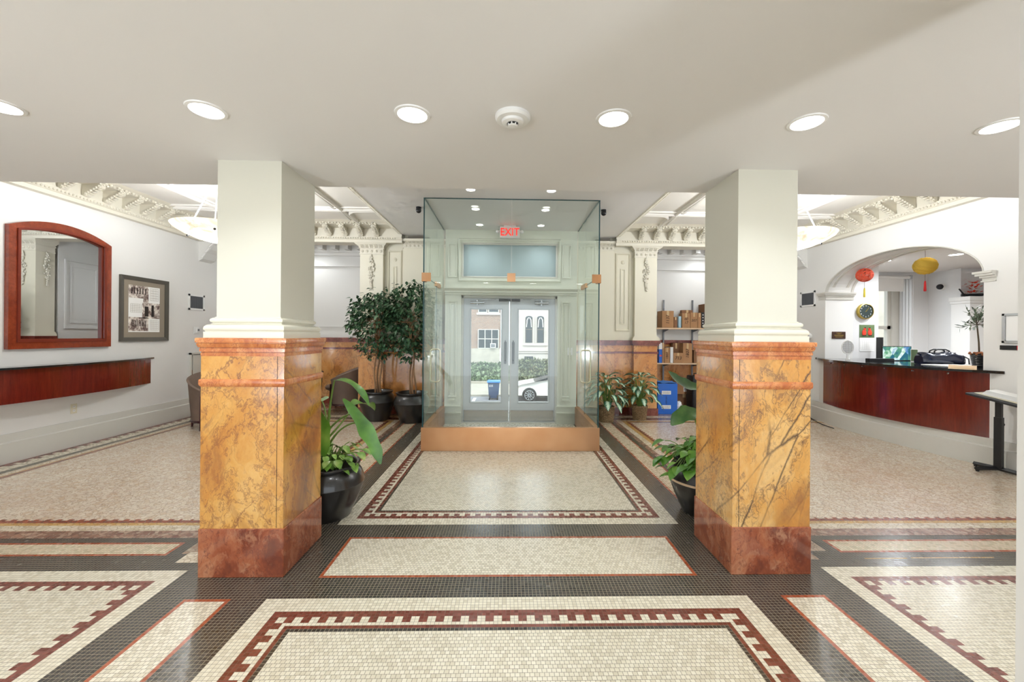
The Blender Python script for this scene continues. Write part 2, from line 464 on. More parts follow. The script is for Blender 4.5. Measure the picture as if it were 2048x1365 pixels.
# side bays: concentric bands
for s in (-1, 1):
    def S(m, a, b, y0, y1):
        if s < 0: R(m, C-b, C-a, y0, y1)
        else: R(m, C+a, C+b, y0, y1)
    W = 5.36
    S('mosaic_grey', 1.83, 2.10, 2.66, 2.87)
    S('tile_orange', 2.19, W, 2.63, 2.81); S('tile_strip', 2.19+TS, W, 2.63+TS, 2.81-TS)
    S('tile_orange', 1.46, 1.66, 2.95, 7.2); S('tile_strip', 1.48, 1.64, 2.95, 7.2)
    S('tile_black', 1.66, W, 2.81, 8.4)
    S('mosaic_pink', 1.73, W, 2.87, 8.4)
    S('mosaic_cream', 1.80, W, 2.975, 8.4)
    S('mosaic_yellow', 1.87, W, 3.04, 8.4)
    S('mosaic_maroon', 1.93, W, 3.09, 8.4)
    S('mosaic_field', 1.97, W, 3.13, 8.4)
    k = 0
    x = 1.97
    while x < 4.8:                         # small teeth on the inner edge
        S('mosaic_maroon', x, x+.04, 3.13, 3.16); x += .082
    y = 3.2
    while y < 6.6:
        S('mosaic_maroon', 1.97, 2.0, y, y+.04); y += .082
    # back and wall side bands
    S('mosaic_maroon', 1.93, W, 6.62, 6.66); S('mosaic_yellow', 1.87, W, 6.66, 6.72); S('mosaic_cream', 1.80, W, 6.72, 6.80)
    S('mosaic_pink', 1.73, W, 6.80, 6.9); S('tile_black', 1.66, W, 6.9, 6.97); S('tile_strip', 1.5, W, 6.97, 7.15)
    S('mosaic_grey', 1.5, W, 7.15, 7.5); S('tile_black', 2.6, W, 7.5, 7.56); S('tile_strip', 2.6, W, 7.62, 7.74); S('mosaic_pink', 2.6, W, 7.8, 8.4)
    if s < 0:
        S('mosaic_maroon', 4.87, 4.92, 3.16, 7.0); S('mosaic_yellow', 4.92, 4.94, 3.16, 7.0); S('mosaic_cream', 4.94, 5.02, 3.0, 7.4)
        S('tile_black', 5.02, 5.11, 2.9, 7.4); S('tile_white', 5.11, 5.235, 2.9, 7.4); S('tile_maroon', 5.235, 5.42, 2.9, 7.4)
        y = 2.9
        while y < 7.3: S('tile_white', 5.235, 5.30, y, y+.06); y += .13
    R('mosaic_grey', XR+.1, XR+4.5, 3.3, 8.6)
R('mosaic_cream', C-2.06, C-1.84, 2.56, 2.67); R('mosaic_grey', C+1.82, C+1.98, 2.56, 2.67)
R('mosaic_yellow', 2.30, 2.58, 2.560, 2.568, False); R('mosaic_yellow', 2.61, 3.16, 2.563, 2.573, False)
xs = sorted({round(v, 5) for r in rects for v in (r[1], r[2])}); ys = sorted({round(v, 5) for r in rects for v in (r[3], r[4])})
xi = {v: i for i, v in enumerate(xs)}; yi = {v: i for i, v in enumerate(ys)}
grid = [[0]*(len(xs)-1) for _ in range(len(ys)-1)]
for m, x0, x1, y0, y1 in rects:
    a, b = xi[round(x0, 5)], xi[round(x1, 5)]
    for j in range(yi[round(y0, 5)], yi[round(y1, 5)]): grid[j][a:b] = [m]*(b-a)
open_runs = {}; fverts = []; ffaces = []; fmats = []
def emit_rect(a, b, j0, j1, m):
    n = len(fverts)
    fverts.extend([(xs[a], ys[j0], 0), (xs[b], ys[j0], 0), (xs[b], ys[j1], 0), (xs[a], ys[j1], 0)])
    ffaces.append((n, n+1, n+2, n+3)); fmats.append(m)
for j, row in enumerate(grid):
    runs = {}; a = 0
    for i in range(1, len(row)+1):
        if i == len(row) or row[i] != row[a]: runs[(a, i, row[a])] = 1; a = i
    nxt = {}
    for k in runs: nxt[k] = open_runs.pop(k, j)
    for (a, b, m), j0 in open_runs.items(): emit_rect(a, b, j0, j, m)
    open_runs = nxt
for (a, b, m), j0 in open_runs.items(): emit_rect(a, b, j0, len(grid), m)
me = bpy.data.meshes.new('floor'); me.from_pydata(fverts, [], ffaces)
for n in FM: me.materials.append(M[n])
me.polygons.foreach_set('material_index', fmats); me.update()
floor = bpy.data.objects.new('floor', me); COL.objects.link(floor); floor['kind'] = 'structure'
bm = B(); box(bm, XL-.2, XR+4.6, -4, 8.7, -.15, -.002); struct('floor', bm, 'concrete')

# ---- ceilings
YS = 2.865                                  # front edge of the high hall
bm = B(); box(bm, XL-.2, XR+.2, -4, YS, 2.44, 3.6); struct('ceiling', bm, 'ceiling_paint')
bm = B(); box(bm, XL-.2, XR+.6, YS, 8.7, 3.3, 3.6); struct('ceiling', bm, 'coffer_paint')
bm = B(); box(bm, -1.375, 1.405, YS, 7.2, 3.08, 3.3); struct('ceiling', bm, 'ceiling_paint')
for a, b in ((-1.85, -1.375), (1.405, 1.885)):
    bm = B(); box(bm, a, b, YS, 7.2, 3.15, 3.3); struct('trim_beam', bm, 'ceiling_paint')

# ---- walls
bm = B(); box(bm, XL-.2, XL, -4, 8.7, 0, 3.3); wl = struct('wall_left', bm, 'wall_paint')
poly = [(-4, 0), (4.48, 0)]
AC, AR, AZ, AH = 5.63, 1.15, 2.17, .49
poly += [(AC-AR*math.cos(PI*i/32), AZ+AH*math.sin(PI*i/32)) for i in range(33)]
poly += [(6.78, 0), (8.7, 0), (8.7, 3.3), (-4, 3.3)]
bm = B(); prism(bm, poly, 'x', XR, 5.85); struct('wall_right', bm, 'wall_paint')
bm = B(); box(bm, 1.159, 1.6, .5, .9, 0, 2.44); struct('wall_near', bm, 'wall_paint')
# back wall behind both alcoves and behind the door portal
bm = B(); box(bm, XL-.2, -1.02, 8.4, 8.7, 0, 3.3); box(bm, 1.10, XR+.2, 8.4, 8.7, 0, 3.3)
struct('wall_back', bm, 'plaster_white')
# alcove soffits / architraves
for a, b in ((XL, -2.2), (2.25, XR)):
    bm = B(); box(bm, a, b, 7.2, 7.52, 3.03, 3.3); struct('trim_architrave', bm, 'plaster')
    bm = B(); box(bm, a, b, 7.52, 8.4, 3.24, 3.3); struct('ceiling', bm, 'ceiling_paint')

def wainscot(bm, x0, x1, y, mi=(0, 1, 2), dep=.0):
    """marble dado against a face at depth y, seen from -Y : cap, gold strip, line, panel, base"""
    box(bm, x0, x1, y-.05, y, 1.275, 1.335, mi[1]); box(bm, x0, x1, y-.035, y, 1.245, 1.275, mi[1])
    box(bm, x0, x1, y-.018, y, 1.135, 1.245, mi[0]); box(bm, x0, x1, y-.028, y, 1.10, 1.135, mi[1])
    box(bm, x0, x1, y-.018, y, .13, 1.10, mi[0]); box(bm, x0, x1, y-.03, y, 0, .13, mi[2])
WM = ['marble_wall', 'marble_maroon', 'marble_maroon']
for a, b in ((XL, -2.6), (2.65, XR)):
    bm = B(); wainscot(bm, a, b, 8.4); struct('trim_wainscot', bm, WM)
    bm = B()
    for z0, z1, d in ((2.80, 2.87, .03), (2.78, 2.80, .045), (1.33, 1.40, .03), (1.55, 1.57, .02), (3.0, 3.06, .05), (3.06, 3.2, .09), (3.2, 3.24, .2)):
        box(bm, a, b, 8.4-d, 8.4, z0, z1)
    x = a+.12
    while x < b-.1: box(bm, x, x+.09, 8.12, 8.32, 3.09, 3.2); x += .25
    struct('trim_moulding', bm, 'plaster_white')
# side faces of the alcoves (between pilaster and back wall) with a garland pilaster on each
for s, xw in ((-1, -2.6), (1, 2.65)):
    x0, x1 = (xw, xw+.35) if s < 0 else (xw-.35, xw)
    bm = B(); box(bm, min(x0, x1), max(x0, x1), 7.56, 8.4, 0, 3.3); struct('wall_alcove_side', bm, 'plaster_white')
# ---- pilasters
def capital(bm, x0, x1, yf, z0, z1, sides=True):
    """spreading capital with small flutes and roundels"""
    h = z1-z0; e = .0
    st = [(0, .012, .03), (.03, 0, .12*1), (.10, .02, .02)]
    box(bm, x0-.012, x1+.012, yf-.012, yf+.3, z0, z0+.015)
    box(bm, x0-.004, x1+.004, yf-.004, yf+.3, z0+.015, z0+h*.45)
    box(bm, x0-.02, x1+.02, yf-.02, yf+.3, z0+h*.45, z0+h*.50)
    for k in range(5):
        d = .01+.052*(k/4.0)**1.6
        box(bm, x0-d, x1+d, yf-d, yf+.3, z0+h*(.50+.06*k), z0+h*(.56+.06*k))
    box(bm, x0-.075, x1+.075, yf-.075, yf+.3, z0+h*.80, z1)
    n = max(3, int((x1-x0)/.07))
    for k in range(n):
        cx = x0+(k+.5)*(x1-x0)/n
        ball(bm, (cx, yf-.008, z0+h*.25), .026, 10, 5, (1, .5, 1)); ball(bm, (cx, yf-.018, z0+h*.25), .012, 8, 4)
        for q in (-.018, 0, .018): tube(bm, [(cx+q, yf-.014, z0+h*.5), (cx+q, yf-.03, z0+h*.64), (cx+q, yf-.055, z0+h*.76)], .006, 6)
def garland_bm(h, w=.045):
    bm = B(); rnd = random.Random(3); n = 70
    for i in range(n):
        t = i/(n-1.0); z = -t*h; ww = w*(.25+math.sin(PI*min(1, t*1.15))*.9)
        ball(bm, (rnd.uniform(-ww, ww), -.012-rnd.random()*.018, z), rnd.uniform(.011, .019), 7, 4, (1, .7, 1.2))
    tube(bm, [(0, -.008, .05), (.004, -.012, 0)], .006, 6)
    return bm
def pilaster(x0, x1, yf, zc0, zc1, garland=True, name='trim_pilaster', yb=7.5):
    bm = B(); box(bm, x0, x1, yf, yb, 1.335, zc0+.02)
    root = struct(name, bm, 'wall_cream')
    bm = B(); capital(bm, x0, x1, yf, zc0, zc1); obj('capital', bm, 'plaster', root, smooth=False)
    bm = B(); box(bm, x0-.045, x1+.045, yf-.045, yb, 1.335, 1.375); box(bm, x0-.03, x1+.03, yf-.03, yb, 1.375, 1.395); box(bm, x0-.015, x1+.015, yf-.015, yb, 1.395, 1.41)
    obj('base_moulding', bm, 'wall_cream', root)
    bm = B()
    box(bm, x0-.05, x1+.05, yf-.05, yb, 1.275, 1.335, 1); box(bm, x0-.035, x1+.035, yf-.035, yb, 1.245, 1.275, 1)
    box(bm, x0-.012, x1+.012, yf-.012, yb, 1.135, 1.245, 0); box(bm, x0-.025, x1+.025, yf-.025, yb, 1.10, 1.135, 1)
    box(bm, x0-.012, x1+.012, yf-.012, yb, .13, 1.10, 0); box(bm, x0-.03, x1+.03, yf-.03, yb, 0, .13, 2)
    obj('marble_pedestal', bm, WM, root)
    if garland:
        bm = garland_bm(.56); xf(bm, TR((x0+x1)/2, yf, zc0-.03)); obj('garland', bm, 'plaster', root, smooth=True)
    return root
for x0, x1 in ((-2.6, -2.2), (2.25, 2.645)):
    p = pilaster(x0, x1, 7.2, 2.81, 3.03)
    s = -1 if x0 < 0 else 1
    bm = garland_bm(.56); xf(bm, TR(x0 if s < 0 else x1, 7.36, 2.78) @ RZ(-PI/2*1 if s < 0 else PI/2)); obj('garland', bm, 'plaster', p, smooth=True)
    # raised frame on the alcove side face
    bm = B(); X = -2.6 if s < 0 else 2.65
    for m_, pr in ((0, .025), (.1, .012)):
        path = [(X, 7.68+m_, 1.5+m_), (X, 8.28-m_*.6, 1.5+m_), (X, 8.28-m_*.6, 2.72-m_), (X, 7.68+m_, 2.72-m_)]
        sweep(bm, path, (s*1.0*(-1 if s > 0 else 1)*(1 if s < 0 else 1), 0, 0) if s < 0 else (1, 0, 0), [(0, 0), (0, pr), (.03, pr), (.03, 0)], closed=True)
    obj('panel_moulding', bm, 'plaster_white', p)
for x0, x1 in ((-1.84, -1.0), (1.085, 1.87)):
    pilaster(x0, x1, 7.2, 2.93, 3.08, garland=False, yb=7.4)
for x0, x1 in ((-2.2, -1.84), (1.87, 2.25)):
    bm = B(); box(bm, x0, x1, 7.3, 7.5, 1.335, 3.3); root = struct('wall_panel', bm, 'wall_cream')
    bm = B(); wainscot(bm, x0, x1, 7.3); obj('marble_dado', bm, WM, root)
    bm = B(); xa, xb = x0+.06, x1-.06
    for i, (ins, z0, z1, pr) in enumerate(((0, 1.5, 2.9, .022), (.085, 1.62, 2.62, .014))):
        path = [(xa+ins, 7.3, z0), (xb-ins, 7.3, z0), (xb-ins, 7.3, z1), (xa+ins, 7.3, z1)]
        sweep(bm, path, (0, -1, 0), [(0, 0), (0, pr), (-.012, pr*1.2), (-.028, pr*.4), (-.028, 0)] if False else [(0, 0), (0, pr), (.012, pr*1.2), (.026, pr*.4), (.026, 0)], closed=True)
    ball(bm, ((xa+xb)/2, 7.295, 2.74), .035, 16, 6, (1, .4, 1)); ball(bm, ((xa+xb)/2, 7.285, 2.74), .015, 10, 5, (1, .6, 1))
    obj('panel_moulding', bm, 'wall_cream', root)
# scroll consoles at the outer ends of the alcoves
for s, X in ((-1, XL), (1, XR)):
    bm = B(); pts = [(0, 3.03), (.30, 3.03), (.30, 2.98), (.24, 2.95), (.20, 2.86), (.13, 2.80), (.07, 2.70), (.0, 2.66)]
    prism(bm, [(X-s*a, z) for a, z in pts], 'y', 7.2, 7.5)
    for k in range(3): tube(bm, [(X-s*(.26-.07*k), 7.19, 2.97-.09*k), (X-s*(.19-.06*k), 7.18, 2.90-.09*k)], .02, 8)
    struct('trim_console', bm, 'plaster_white')

# ---- cornices of the two coffered bays
def bracket_bm():
    bm = B()
    # console in local coords: x = out from wall, z = up, y = along wall
    top = [(0, 0), (0, .15), (.235, .15), (.25, .135), (.245, .115), (.215, .10), (.17, .085), (.125, .06), (.095, .03), (.075, .005), (.045, -.01), (.015, -.012)]
    prism(bm, top, 'y', -.028, .028)
    for (x, z, r) in ((.045, .022, .032), (.215, .118, .024)):
        tube(bm, [(x, -.036, z), (x, .036, z)], r, 12); tube(bm, [(x, -.041, z), (x, .041, z)], r*.45, 10)
    for k in range(6):                     # acanthus leaf under the scroll
        t = k/5.0; x = .06+.16*t; z = .02+.095*t
        ball(bm, (x+.012, 0, z-.008), .024, 8, 4, (1, 1.1+.25*math.sin(PI*t), .6))
        ball(bm, (x, -.034, z+.004), .016, 6, 4); ball(bm, (x, .034, z+.004), .016, 6, 4)
    for k in range(5):
        ball(bm, (.252, (-.045+.0225*k), .142+.012*(k % 2)), .016, 6, 4)
    return bm
bk = bracket_bm(); BK = bpy.data.meshes.new('bracket'); bmesh.ops.recalc_face_normals(bk, faces=bk.faces[:]); bk.to_mesh(BK); bk.free(); BK.materials.append(M['plaster'])
BK.polygons.foreach_set('use_smooth', [True]*len(BK.polygons)); BK.set_sharp_from_angle(angle=math.radians(50))
CPROF = [(0, 3.0), (.085, 3.0), (.085, 3.045), (.10, 3.05), (.125, 3.085), (.125, 3.10), (.10, 3.105), (.10, 3.24), (.33, 3.25), (.345, 3.262), (.40, 3.285), (.43, 3.3)]
def along(bm, a, b, step, fn):
    a = Vector(a); b = Vector(b); L = (b-a).length; n = int(L/step)
    for k in range(n): fn(a+(b-a)*((k+.5)/n), k)
def cornice(path, inward, brackets, prof=CPROF, eggs=True, leafd=.355, leafz=3.262):
    """path left to right as seen so that N x t points inward"""
    bm = B(); sweep(bm, path, (0, 0, 1), prof, capends=False)
    root = struct('trim_cornice', bm, 'plaster')
    eb = B()
    for i in range(len(path)-1):
        a = Vector(path[i]); b = Vector(path[i+1]); t = (b-a).normalized(); s = Vector((0, 0, 1)).cross(t)
        def egg(p, k, s=s): ball(eb, tuple(p+s*.118+Vector((0, 0, 3.068))), .015, 6, 4)
        def leaf(p, k, s=s): ball(eb, tuple(p+s*(leafd+.012*(k % 2))+Vector((0, 0, leafz))), .019, 6, 4, (1, 1, .8))
        if eggs: along(eb, a+t*.1, b-t*.1, .042, egg)
        along(eb, a+t*.35, b-t*.35, .05, leaf)
        L = (b-a).length; off = .42; n = max(1, round((L-2*off)/.272)) if brackets else 0
        ang = math.atan2(s.y, s.x)
        for k in range(n+1 if n else 0):
            p = a+t*(off+(L-2*off)*k/n)+s*.095
            o = bpy.data.objects.new('bracket', BK); COL.objects.link(o); o.parent = root; o.location = (p.x, p.y, 3.10); o.rotation_euler = (0, 0, ang)
    obj('egg_moulding', eb, 'plaster', root, smooth=True)
    return root
# left bay: beam, back, wall ; right bay mirrored.  N(0,0,1) x t = left of travel must point into the bay
cornice([(-1.85, 7.2, 0), (XL, 7.2, 0), (XL, 2.9, 0)], 1, True)
cornice([(XR, 2.9, 0), (XR, 7.2, 0), (1.885, 7.2, 0)], 1, True)
for X, s in ((-1.85, -1), (1.885, 1)):
    bm = B(); a, b = ((X, 2.9, 0), (X, 7.2, 0)) if s < 0 else ((X, 7.2, 0), (X, 2.9, 0))
    sweep(bm, [a, b], (0, 0, 1), [(0, 3.15), (.03, 3.15), (.05, 3.17), (.07, 3.19), (.09, 3.26), (.11, 3.3)])
    root = struct('trim_cornice', bm, 'plaster')
    eb = B(); random.seed(5)
    for k in range(96):
        y = 2.95+k*.044
        ball(eb, (X+s*.022, y, 3.152), .020, 6, 4, (1.2, .8, .7)); ball(eb, (X+s*(.055), y+.02, 3.16), .018, 6, 4)
    obj('leaf_moulding', eb, 'plaster', root, smooth=True)
# raised panel frames with scalloped corners on the bay ceilings
def ceil_frame(x0, x1, y0, y1, r=.22):
    def path(i):
        a0, a1, b0, b1 = x0+i, x1-i, y0+i, y1-i; P = []
        for (cx, cy, s0) in ((a0, b0, PI/2), (a0, b1, 0), (a1, b1, -PI/2), (a1, b0, PI)):
            for k in range(9):
                an = s0-(PI/2)*k/8
                P.append((cx+r*math.cos(an), cy+r*math.sin(an), 3.3))
        return P
    bm = B(); sweep(bm, path(0), (0, 0, -1), [(0, 0), (0, .03), (.02, .042), (.045, .03), (.05, .0)], closed=True)
    sweep(bm, path(.10), (0, 0, -1), [(0, 0), (0, .016), (.03, .02), (.032, .0)], closed=True)
    struct('trim_ceiling_panel', bm, 'coffer_paint')
ceil_frame(-4.62, -2.28, 3.0, 6.45); ceil_frame(2.32, 4.6, 3.0, 6.45)

# ---- baseboards
bprof = [(0, .31), (.02, .31), (.025, .225), (.045, .215), (.045, .205), (.05, .02), (.05, 0)]
def bboard(name, path, mat='base_paint'):
    bm = B(); sweep(bm, path, (0, 0, 1), bprof); return struct(name, bm, mat)
bboard('baseboard_left', [(XL, 6.98, 0), (XL, -4, 0)])
bboard('baseboard_right', [(XR, -4, 0), (XR, 4.4, 0)])
bboard('baseboard_right_far', [(XR, 6.9, 0), (XR, 7.2, 0)])
# ================================================================== ENTRANCE PORTAL, DOORS, GLASS VESTIBULE, STREET
PF = 6.48
def raised(bm, x0, x1, z0, z1, y, pr=.02, w=.03):
    path = [(x0, y, z0), (x1, y, z0), (x1, y, z1), (x0, y, z1)]
    sweep(bm, path, (0, -1, 0), [(0, 0), (0, pr), (w*.5, pr*1.3), (w, pr*.4), (w, 0)], closed=True)
PX0, PX1 = -1.0, 1.095
DX0, DX1 = -.745, .785
# portal shell with the door opening and the transom opening
bm = B()
box(bm, PX0, DX0, PF, 7.2, 0, 3.08); box(bm, DX1, PX1, PF, 7.2, 0, 3.08)
box(bm, DX0, DX1, PF, 7.2, 2.04, 2.32); box(bm, DX0, DX1, PF, 7.2, 2.88, 3.08)
portal = struct('wall_portal', bm, 'portal_paint')
bm = B()
sweep(bm, [(PX0, PF, 0), (PX1, PF, 0)], (0, 0, 1), [(0, 2.05)] + [(-a, z) for a, z in ((.03, 2.05), (.035, 2.075), (.06, 2.08), (.065, 2.105), (.10, 2.14), (.10, 2.155), (.0, 2.165))])
raised(bm, DX0-.02, DX1+.02, 2.29, 2.91, PF, .02, -.035)
for a, b in ((-.96, -.81), (.85, 1.0)):
    raised(bm, a, b, .42, 1.95, PF, .014, .03); raised(bm, a, b, 2.32, 2.86, PF, .012, .025)
    raised(bm, a+.045, b-.045, .46, 1.9, PF, .006, .012)
    box(bm, a+.02, b-.02, PF-.04, PF, .375, .395); box(bm, a+.01, b-.01, PF-.03, PF, .36, .375)
for a, b in ((PX0, DX0+.01), (DX1-.01, PX1)):
    box(bm, a, b, PF-.02, PF, 0, .17); box(bm, a, b, PF-.04, PF, .17, .185); box(bm, a, b, PF-.012, PF, .185, .275); box(bm, a, b, PF-.03, PF, .275, .287)
obj('portal_moulding', bm, 'portal_paint', portal)
# transom window
bm = B(); raised(bm, DX0, DX1, 2.32, 2.88, PF+.03, .02, .03); w1 = struct('window_1', bm, 'trim_grey')
tm = NT('frosted_pane'); tm.set(base=lin((176, 192, 194)), rough=.35, spec=.5); M['frosted_pane'] = tm.m
bm = B(); box(bm, DX0+.02, DX1-.02, PF+.05, PF+.07, 2.34, 2.86); obj('window_pane', bm, 'frosted_pane', w1)
# entrance door: two leaves
YD = PF+.10
def leaf(x0, x1, gx0, gx1, side):
    bm = B(); z0, z1, g0, g1 = .02, 2.0, .335, 1.825
    box(bm, x0, gx0, YD, YD+.045, z0, z1); box(bm, gx1, x1, YD, YD+.045, z0, z1)
    box(bm, gx0, gx1, YD, YD+.045, z0, g0); box(bm, gx0, gx1, YD, YD+.045, g1, z1)
    d = struct('door_1', bm, 'door_paint')
    bm = B(); raised(bm, gx0, gx1, g0, g1, YD, .01, -.018); obj('glazing_bead', bm, 'door_paint', d)
    bm = B(); box(bm, gx0, gx1, YD+.018, YD+.026, g0, g1); obj('door_glass', bm, 'door_glass', d)
    bm = B(); box(bm, x0+.01, x1-.01, YD-.004, YD, .03, .20); obj('kick_plate', bm, 'steel', d, label='stainless steel kick plate')
    cx = x0+.22 if side < 0 else x1-.22
    bm = B(); tube(bm, [(cx-.11, YD-.04, 1.93), (cx+.11, YD-.04, 1.93)], .022, 14); box(bm, cx-.03, cx+.03, YD-.03, YD, 1.905, 1.955)
    cyl(bm, (cx, YD-.04, 1.89), (cx, YD-.04, 1.975), .016)
    tube(bm, [(cx, YD-.04, 1.972), (cx-side*-.28*0+side*-.0+(.3 if side < 0 else -.3)*.6, YD-.05, 1.985), (cx+(.3 if side < 0 else -.3), YD-.01, 1.99)], .006, 6)
    obj('door_closer', bm, 'steel', d)
    hx = x1-.06 if side < 0 else x0+.06
    bm = B(); box(bm, hx-.02, hx+.02, YD-.006, YD, .95, 1.3); tube(bm, [(hx, YD, 1.32), (hx, YD-.06, 1.3), (hx, YD-.06, 1.02), (hx, YD, 1.0)], .009, 8)
    obj('door_handle', bm, 'grey_metal', d)
leaf(DX0+.03, .018, -.596, -.112, -1); leaf(.026, DX1-.03, .174, .653, 1)
bm = B(); box(bm, DX0, DX0+.028, YD-.03, YD+.08, 0, 2.04); box(bm, DX1-.028, DX1, YD-.03, YD+.08, 0, 2.04); box(bm, DX0, DX1, YD-.03, YD+.08, 2.005, 2.04)
box(bm, DX0, DX1, YD-.06, YD+.12, 0, .015)
struct('trim_door_frame', bm, 'trim_grey')
bm = B(); box(bm, -.15, .19, YD-.05, YD-.001, 1.955, 1.995); o = obj('magnetic_lock', bm, 'black_metal'); tag(o, 'black magnetic lock bar over the meeting stiles of the entrance doors', 'lock')
bm = B(); box(bm, .95, 1.03, PF-.008, PF-.0, 1.1, 1.22); sw = obj('light_switch', bm, 'white_plastic'); tag(sw, 'white switch plate on the portal panel right of the entrance doors', 'switch')
bm = B(); box(bm, .984, .996, PF-.018, PF-.008, 1.145, 1.175); obj('toggle', bm, 'white_plastic', sw)
# exit sign
t = thing('exit_sign', 'red lit EXIT sign with two small lamp heads above the entrance doors', 'exit sign', (.015, 6.2, 2.985))
bm = rbox(-.15, .15, -.02, .02, -.095, .075, .006); obj('sign_housing', bm, 'white_plastic', t)
bm = text_bm('EXIT', .165, .003); xf(bm, TR(0, -.024, -.012) @ FACE_CAM @ Matrix.Scale(.86, 4, (1, 0, 0))); obj('letters', bm, 'exit_red', t)
bm = B(); box(bm, -.09, .09, -.015, .015, .075, .095); obj('mounting_bracket', bm, 'white_plastic', t)
for s in (-1, 1):
    bm = B(); ball(bm, (s*.185, 0, 0), .028, 12, 8); tube(bm, [(s*.15, 0, 0), (s*.17, 0, 0)], .01, 8); obj('lamp_head', bm, 'white_plastic', t, smooth=True)

# ---- glass vestibule
VX0, VX1, VY0, VY1 = -1.035, 1.118, 4.975, 6.475
t = thing('glass_vestibule', 'frameless glass vestibule on a copper base around the entrance doors', 'vestibule', (C, VY0, 0)); v = t
def vo(n, bm, m, **k):
    xf(bm, TR(-C, -VY0, 0)); return obj(n, bm, m, t, **k)
G = .012
mid = .035
for a, b in ((VX0, mid-.002), (mid+.002, VX1)):
    bm = B(); box(bm, a, b, VY0, VY0+G, .28, 3.078); vo('front_glass', bm, 'vest_glass')
bm = B(); box(bm, mid-.0015, mid+.0015, VY0+.001, VY0+G-.001, .28, 3.07); vo('glass_joint', bm, 'trim_grey')
for s, X in ((-1, VX0), (1, VX1)):
    xa, xb = (X, X+G) if s < 0 else (X-G, X)
    bm = B(); box(bm, xa, xb, VY0+G+.002, 5.83, 2.135, 3.078); vo('transom_glass', bm, 'vest_glass')
    bm = B(); box(bm, xa, xb, 5.85, VY1, .28, 3.078); vo('side_glass', bm, 'vest_glass')
    bm = B(); box(bm, xa, xb, VY0+.03, 5.83, .285, 2.125); vo('side_door_glass', bm, 'vest_glass')
    bm = B(); box(bm, xa-.001, xb+.001, 5.832, 5.848, .285, 2.12); box(bm, xa-.001, xb+.001, VY0-.001, VY0+.002, .285, 3.078)
    box(bm, xa-.001, xb+.001, VY0+.02, 5.84, 2.125, 2.132); box(bm, xa-.002, xb+.002, VY0, VY1, 3.068, 3.079); vo('glass_edge', bm, 'glass_edge', label='dark blue-green polished glass edge')
    bm = B(); box(bm, xa-.016, xb+.016, VY0-.016, VY0+.09, 2.06, 2.165); vo('corner_clamp', bm, 'copper', label='square copper corner clamp')
    if s < 0: bm = B(); box(bm, X-.016, X+.094, VY0-.014, VY0-.001, 2.06, 2.165)
    else: bm = B(); box(bm, X-.094, X+.016, VY0-.014, VY0-.001, 2.06, 2.165)
    vo('corner_clamp', bm, 'copper', label='square copper corner clamp')
    bm = B(); box(bm, xa-.014, xb+.014, 5.76, 6.12, 2.10, 2.16); vo('hinge_clamp', bm, 'copper')
    bm = B(); cx = (xa+xb)/2
    for q in (-1, 1):
        P = [(cx, 5.8, .74)]; 
        for k in range(5): an = -PI/2+PI/2*k/4; P.append((cx+q*(.035+.035*math.cos(an)), 5.8, .745+.035+.035*math.sin(an)-.0))
        for k in range(5): an = PI/2*k/4; P.append((cx+q*(.035+.035*math.cos(an)), 5.8, 1.17+.035*math.sin(an)))
        P.append((cx, 5.8, 1.205)); tube(bm, P, .010, 10)
    vo('pull_handle', bm, 'brass', smooth=True)
bm = B(); box(bm, mid-.05, mid+.05, VY0-.014, VY0-.001, 2.065, 2.17); vo('centre_clamp', bm, 'copper')
bm = rbox(VX0-.012, VX1+.012, VY0-.015, VY0+.05, 0, .285, .003, 1); vo('front_base', bm, 'copper', label='brushed copper front base')
for s, X in ((-1, VX0), (1, VX1)):
    xa, xb = (X-.012, X+.045) if s < 0 else (X-.045, X+.012)
    bm = B(); box(bm, xa, xb, VY0+.052, 5.835, .006, .285); vo('door_rail', bm, 'copper')
    bm = B(); box(bm, xa, xb, 5.845, VY1, 0, .285); vo('side_base', bm, 'copper')
bm = B(); box(bm, VX0, VX1, VY0, VY0+.012, 3.07, 3.079); box(bm, VX0, VX1, 6.1, 6.106, 3.074, 3.079) if False else None; vo('top_channel', bm, 'glass_edge')

# ---- the street outside
GZ = -1.75
bm = B(); box(bm, -40, 45, 9.5, 21.5, GZ-.4, GZ-.1); struct('ground_road', bm, 'asphalt')
bm = B(); box(bm, -40, 45, 21.5, 31, GZ-.4, GZ); struct('ground_pavement', bm, 'concrete')
bm = B(); box(bm, -40, 45, 8.7, 9.5, GZ-.4, -.15) ; struct('trim_porch', bm, 'concrete')
bm = B(); box(bm, -40, 45, 26.25, 26.4, GZ, GZ+.16); struct('trim_kerb', bm, 'concrete')
# lane mark
bm = B(); box(bm, -1.75, -1.6, 19.2, 21.0, GZ-.1, GZ-.096); o = struct('trim_parking_mark', bm, 'white_plastic')
def brick():
    t = NT('brick'); b = t.node('ShaderNodeTexBrick'); mp = t.node('ShaderNodeMapping'); t.put(mp.inputs[0], t.obj()); mp.inputs['Rotation'].default_value = (PI/2, 0, 0)
    t.put(b.inputs['Vector'], mp.outputs[0]); b.inputs['Scale'].default_value = 4.2; b.inputs['Color1'].default_value = lin((112, 72, 56)); b.inputs['Color2'].default_value = lin((150, 108, 86)); b.inputs['Mortar'].default_value = lin((196, 184, 170)); b.inputs['Mortar Size'].default_value = .03
    t.set(base=b.outputs[0], rough=.9); M['brick'] = t.m
brick()
def wbox(bm, xa, xb, za, zb, Y, d): box(bm, xa, xb, Y, Y+d, za, zb)
t = thing('brick_building', 'brown brick building with dark windows across the street', 'building', (-4, 31, GZ))
def bo(n, bm, m, par, L, **k): xf(bm, TR(-L[0], -L[1], -L[2])); return obj(n, bm, m, par, **k)
L1 = (-4, 31, GZ)
bm = B()
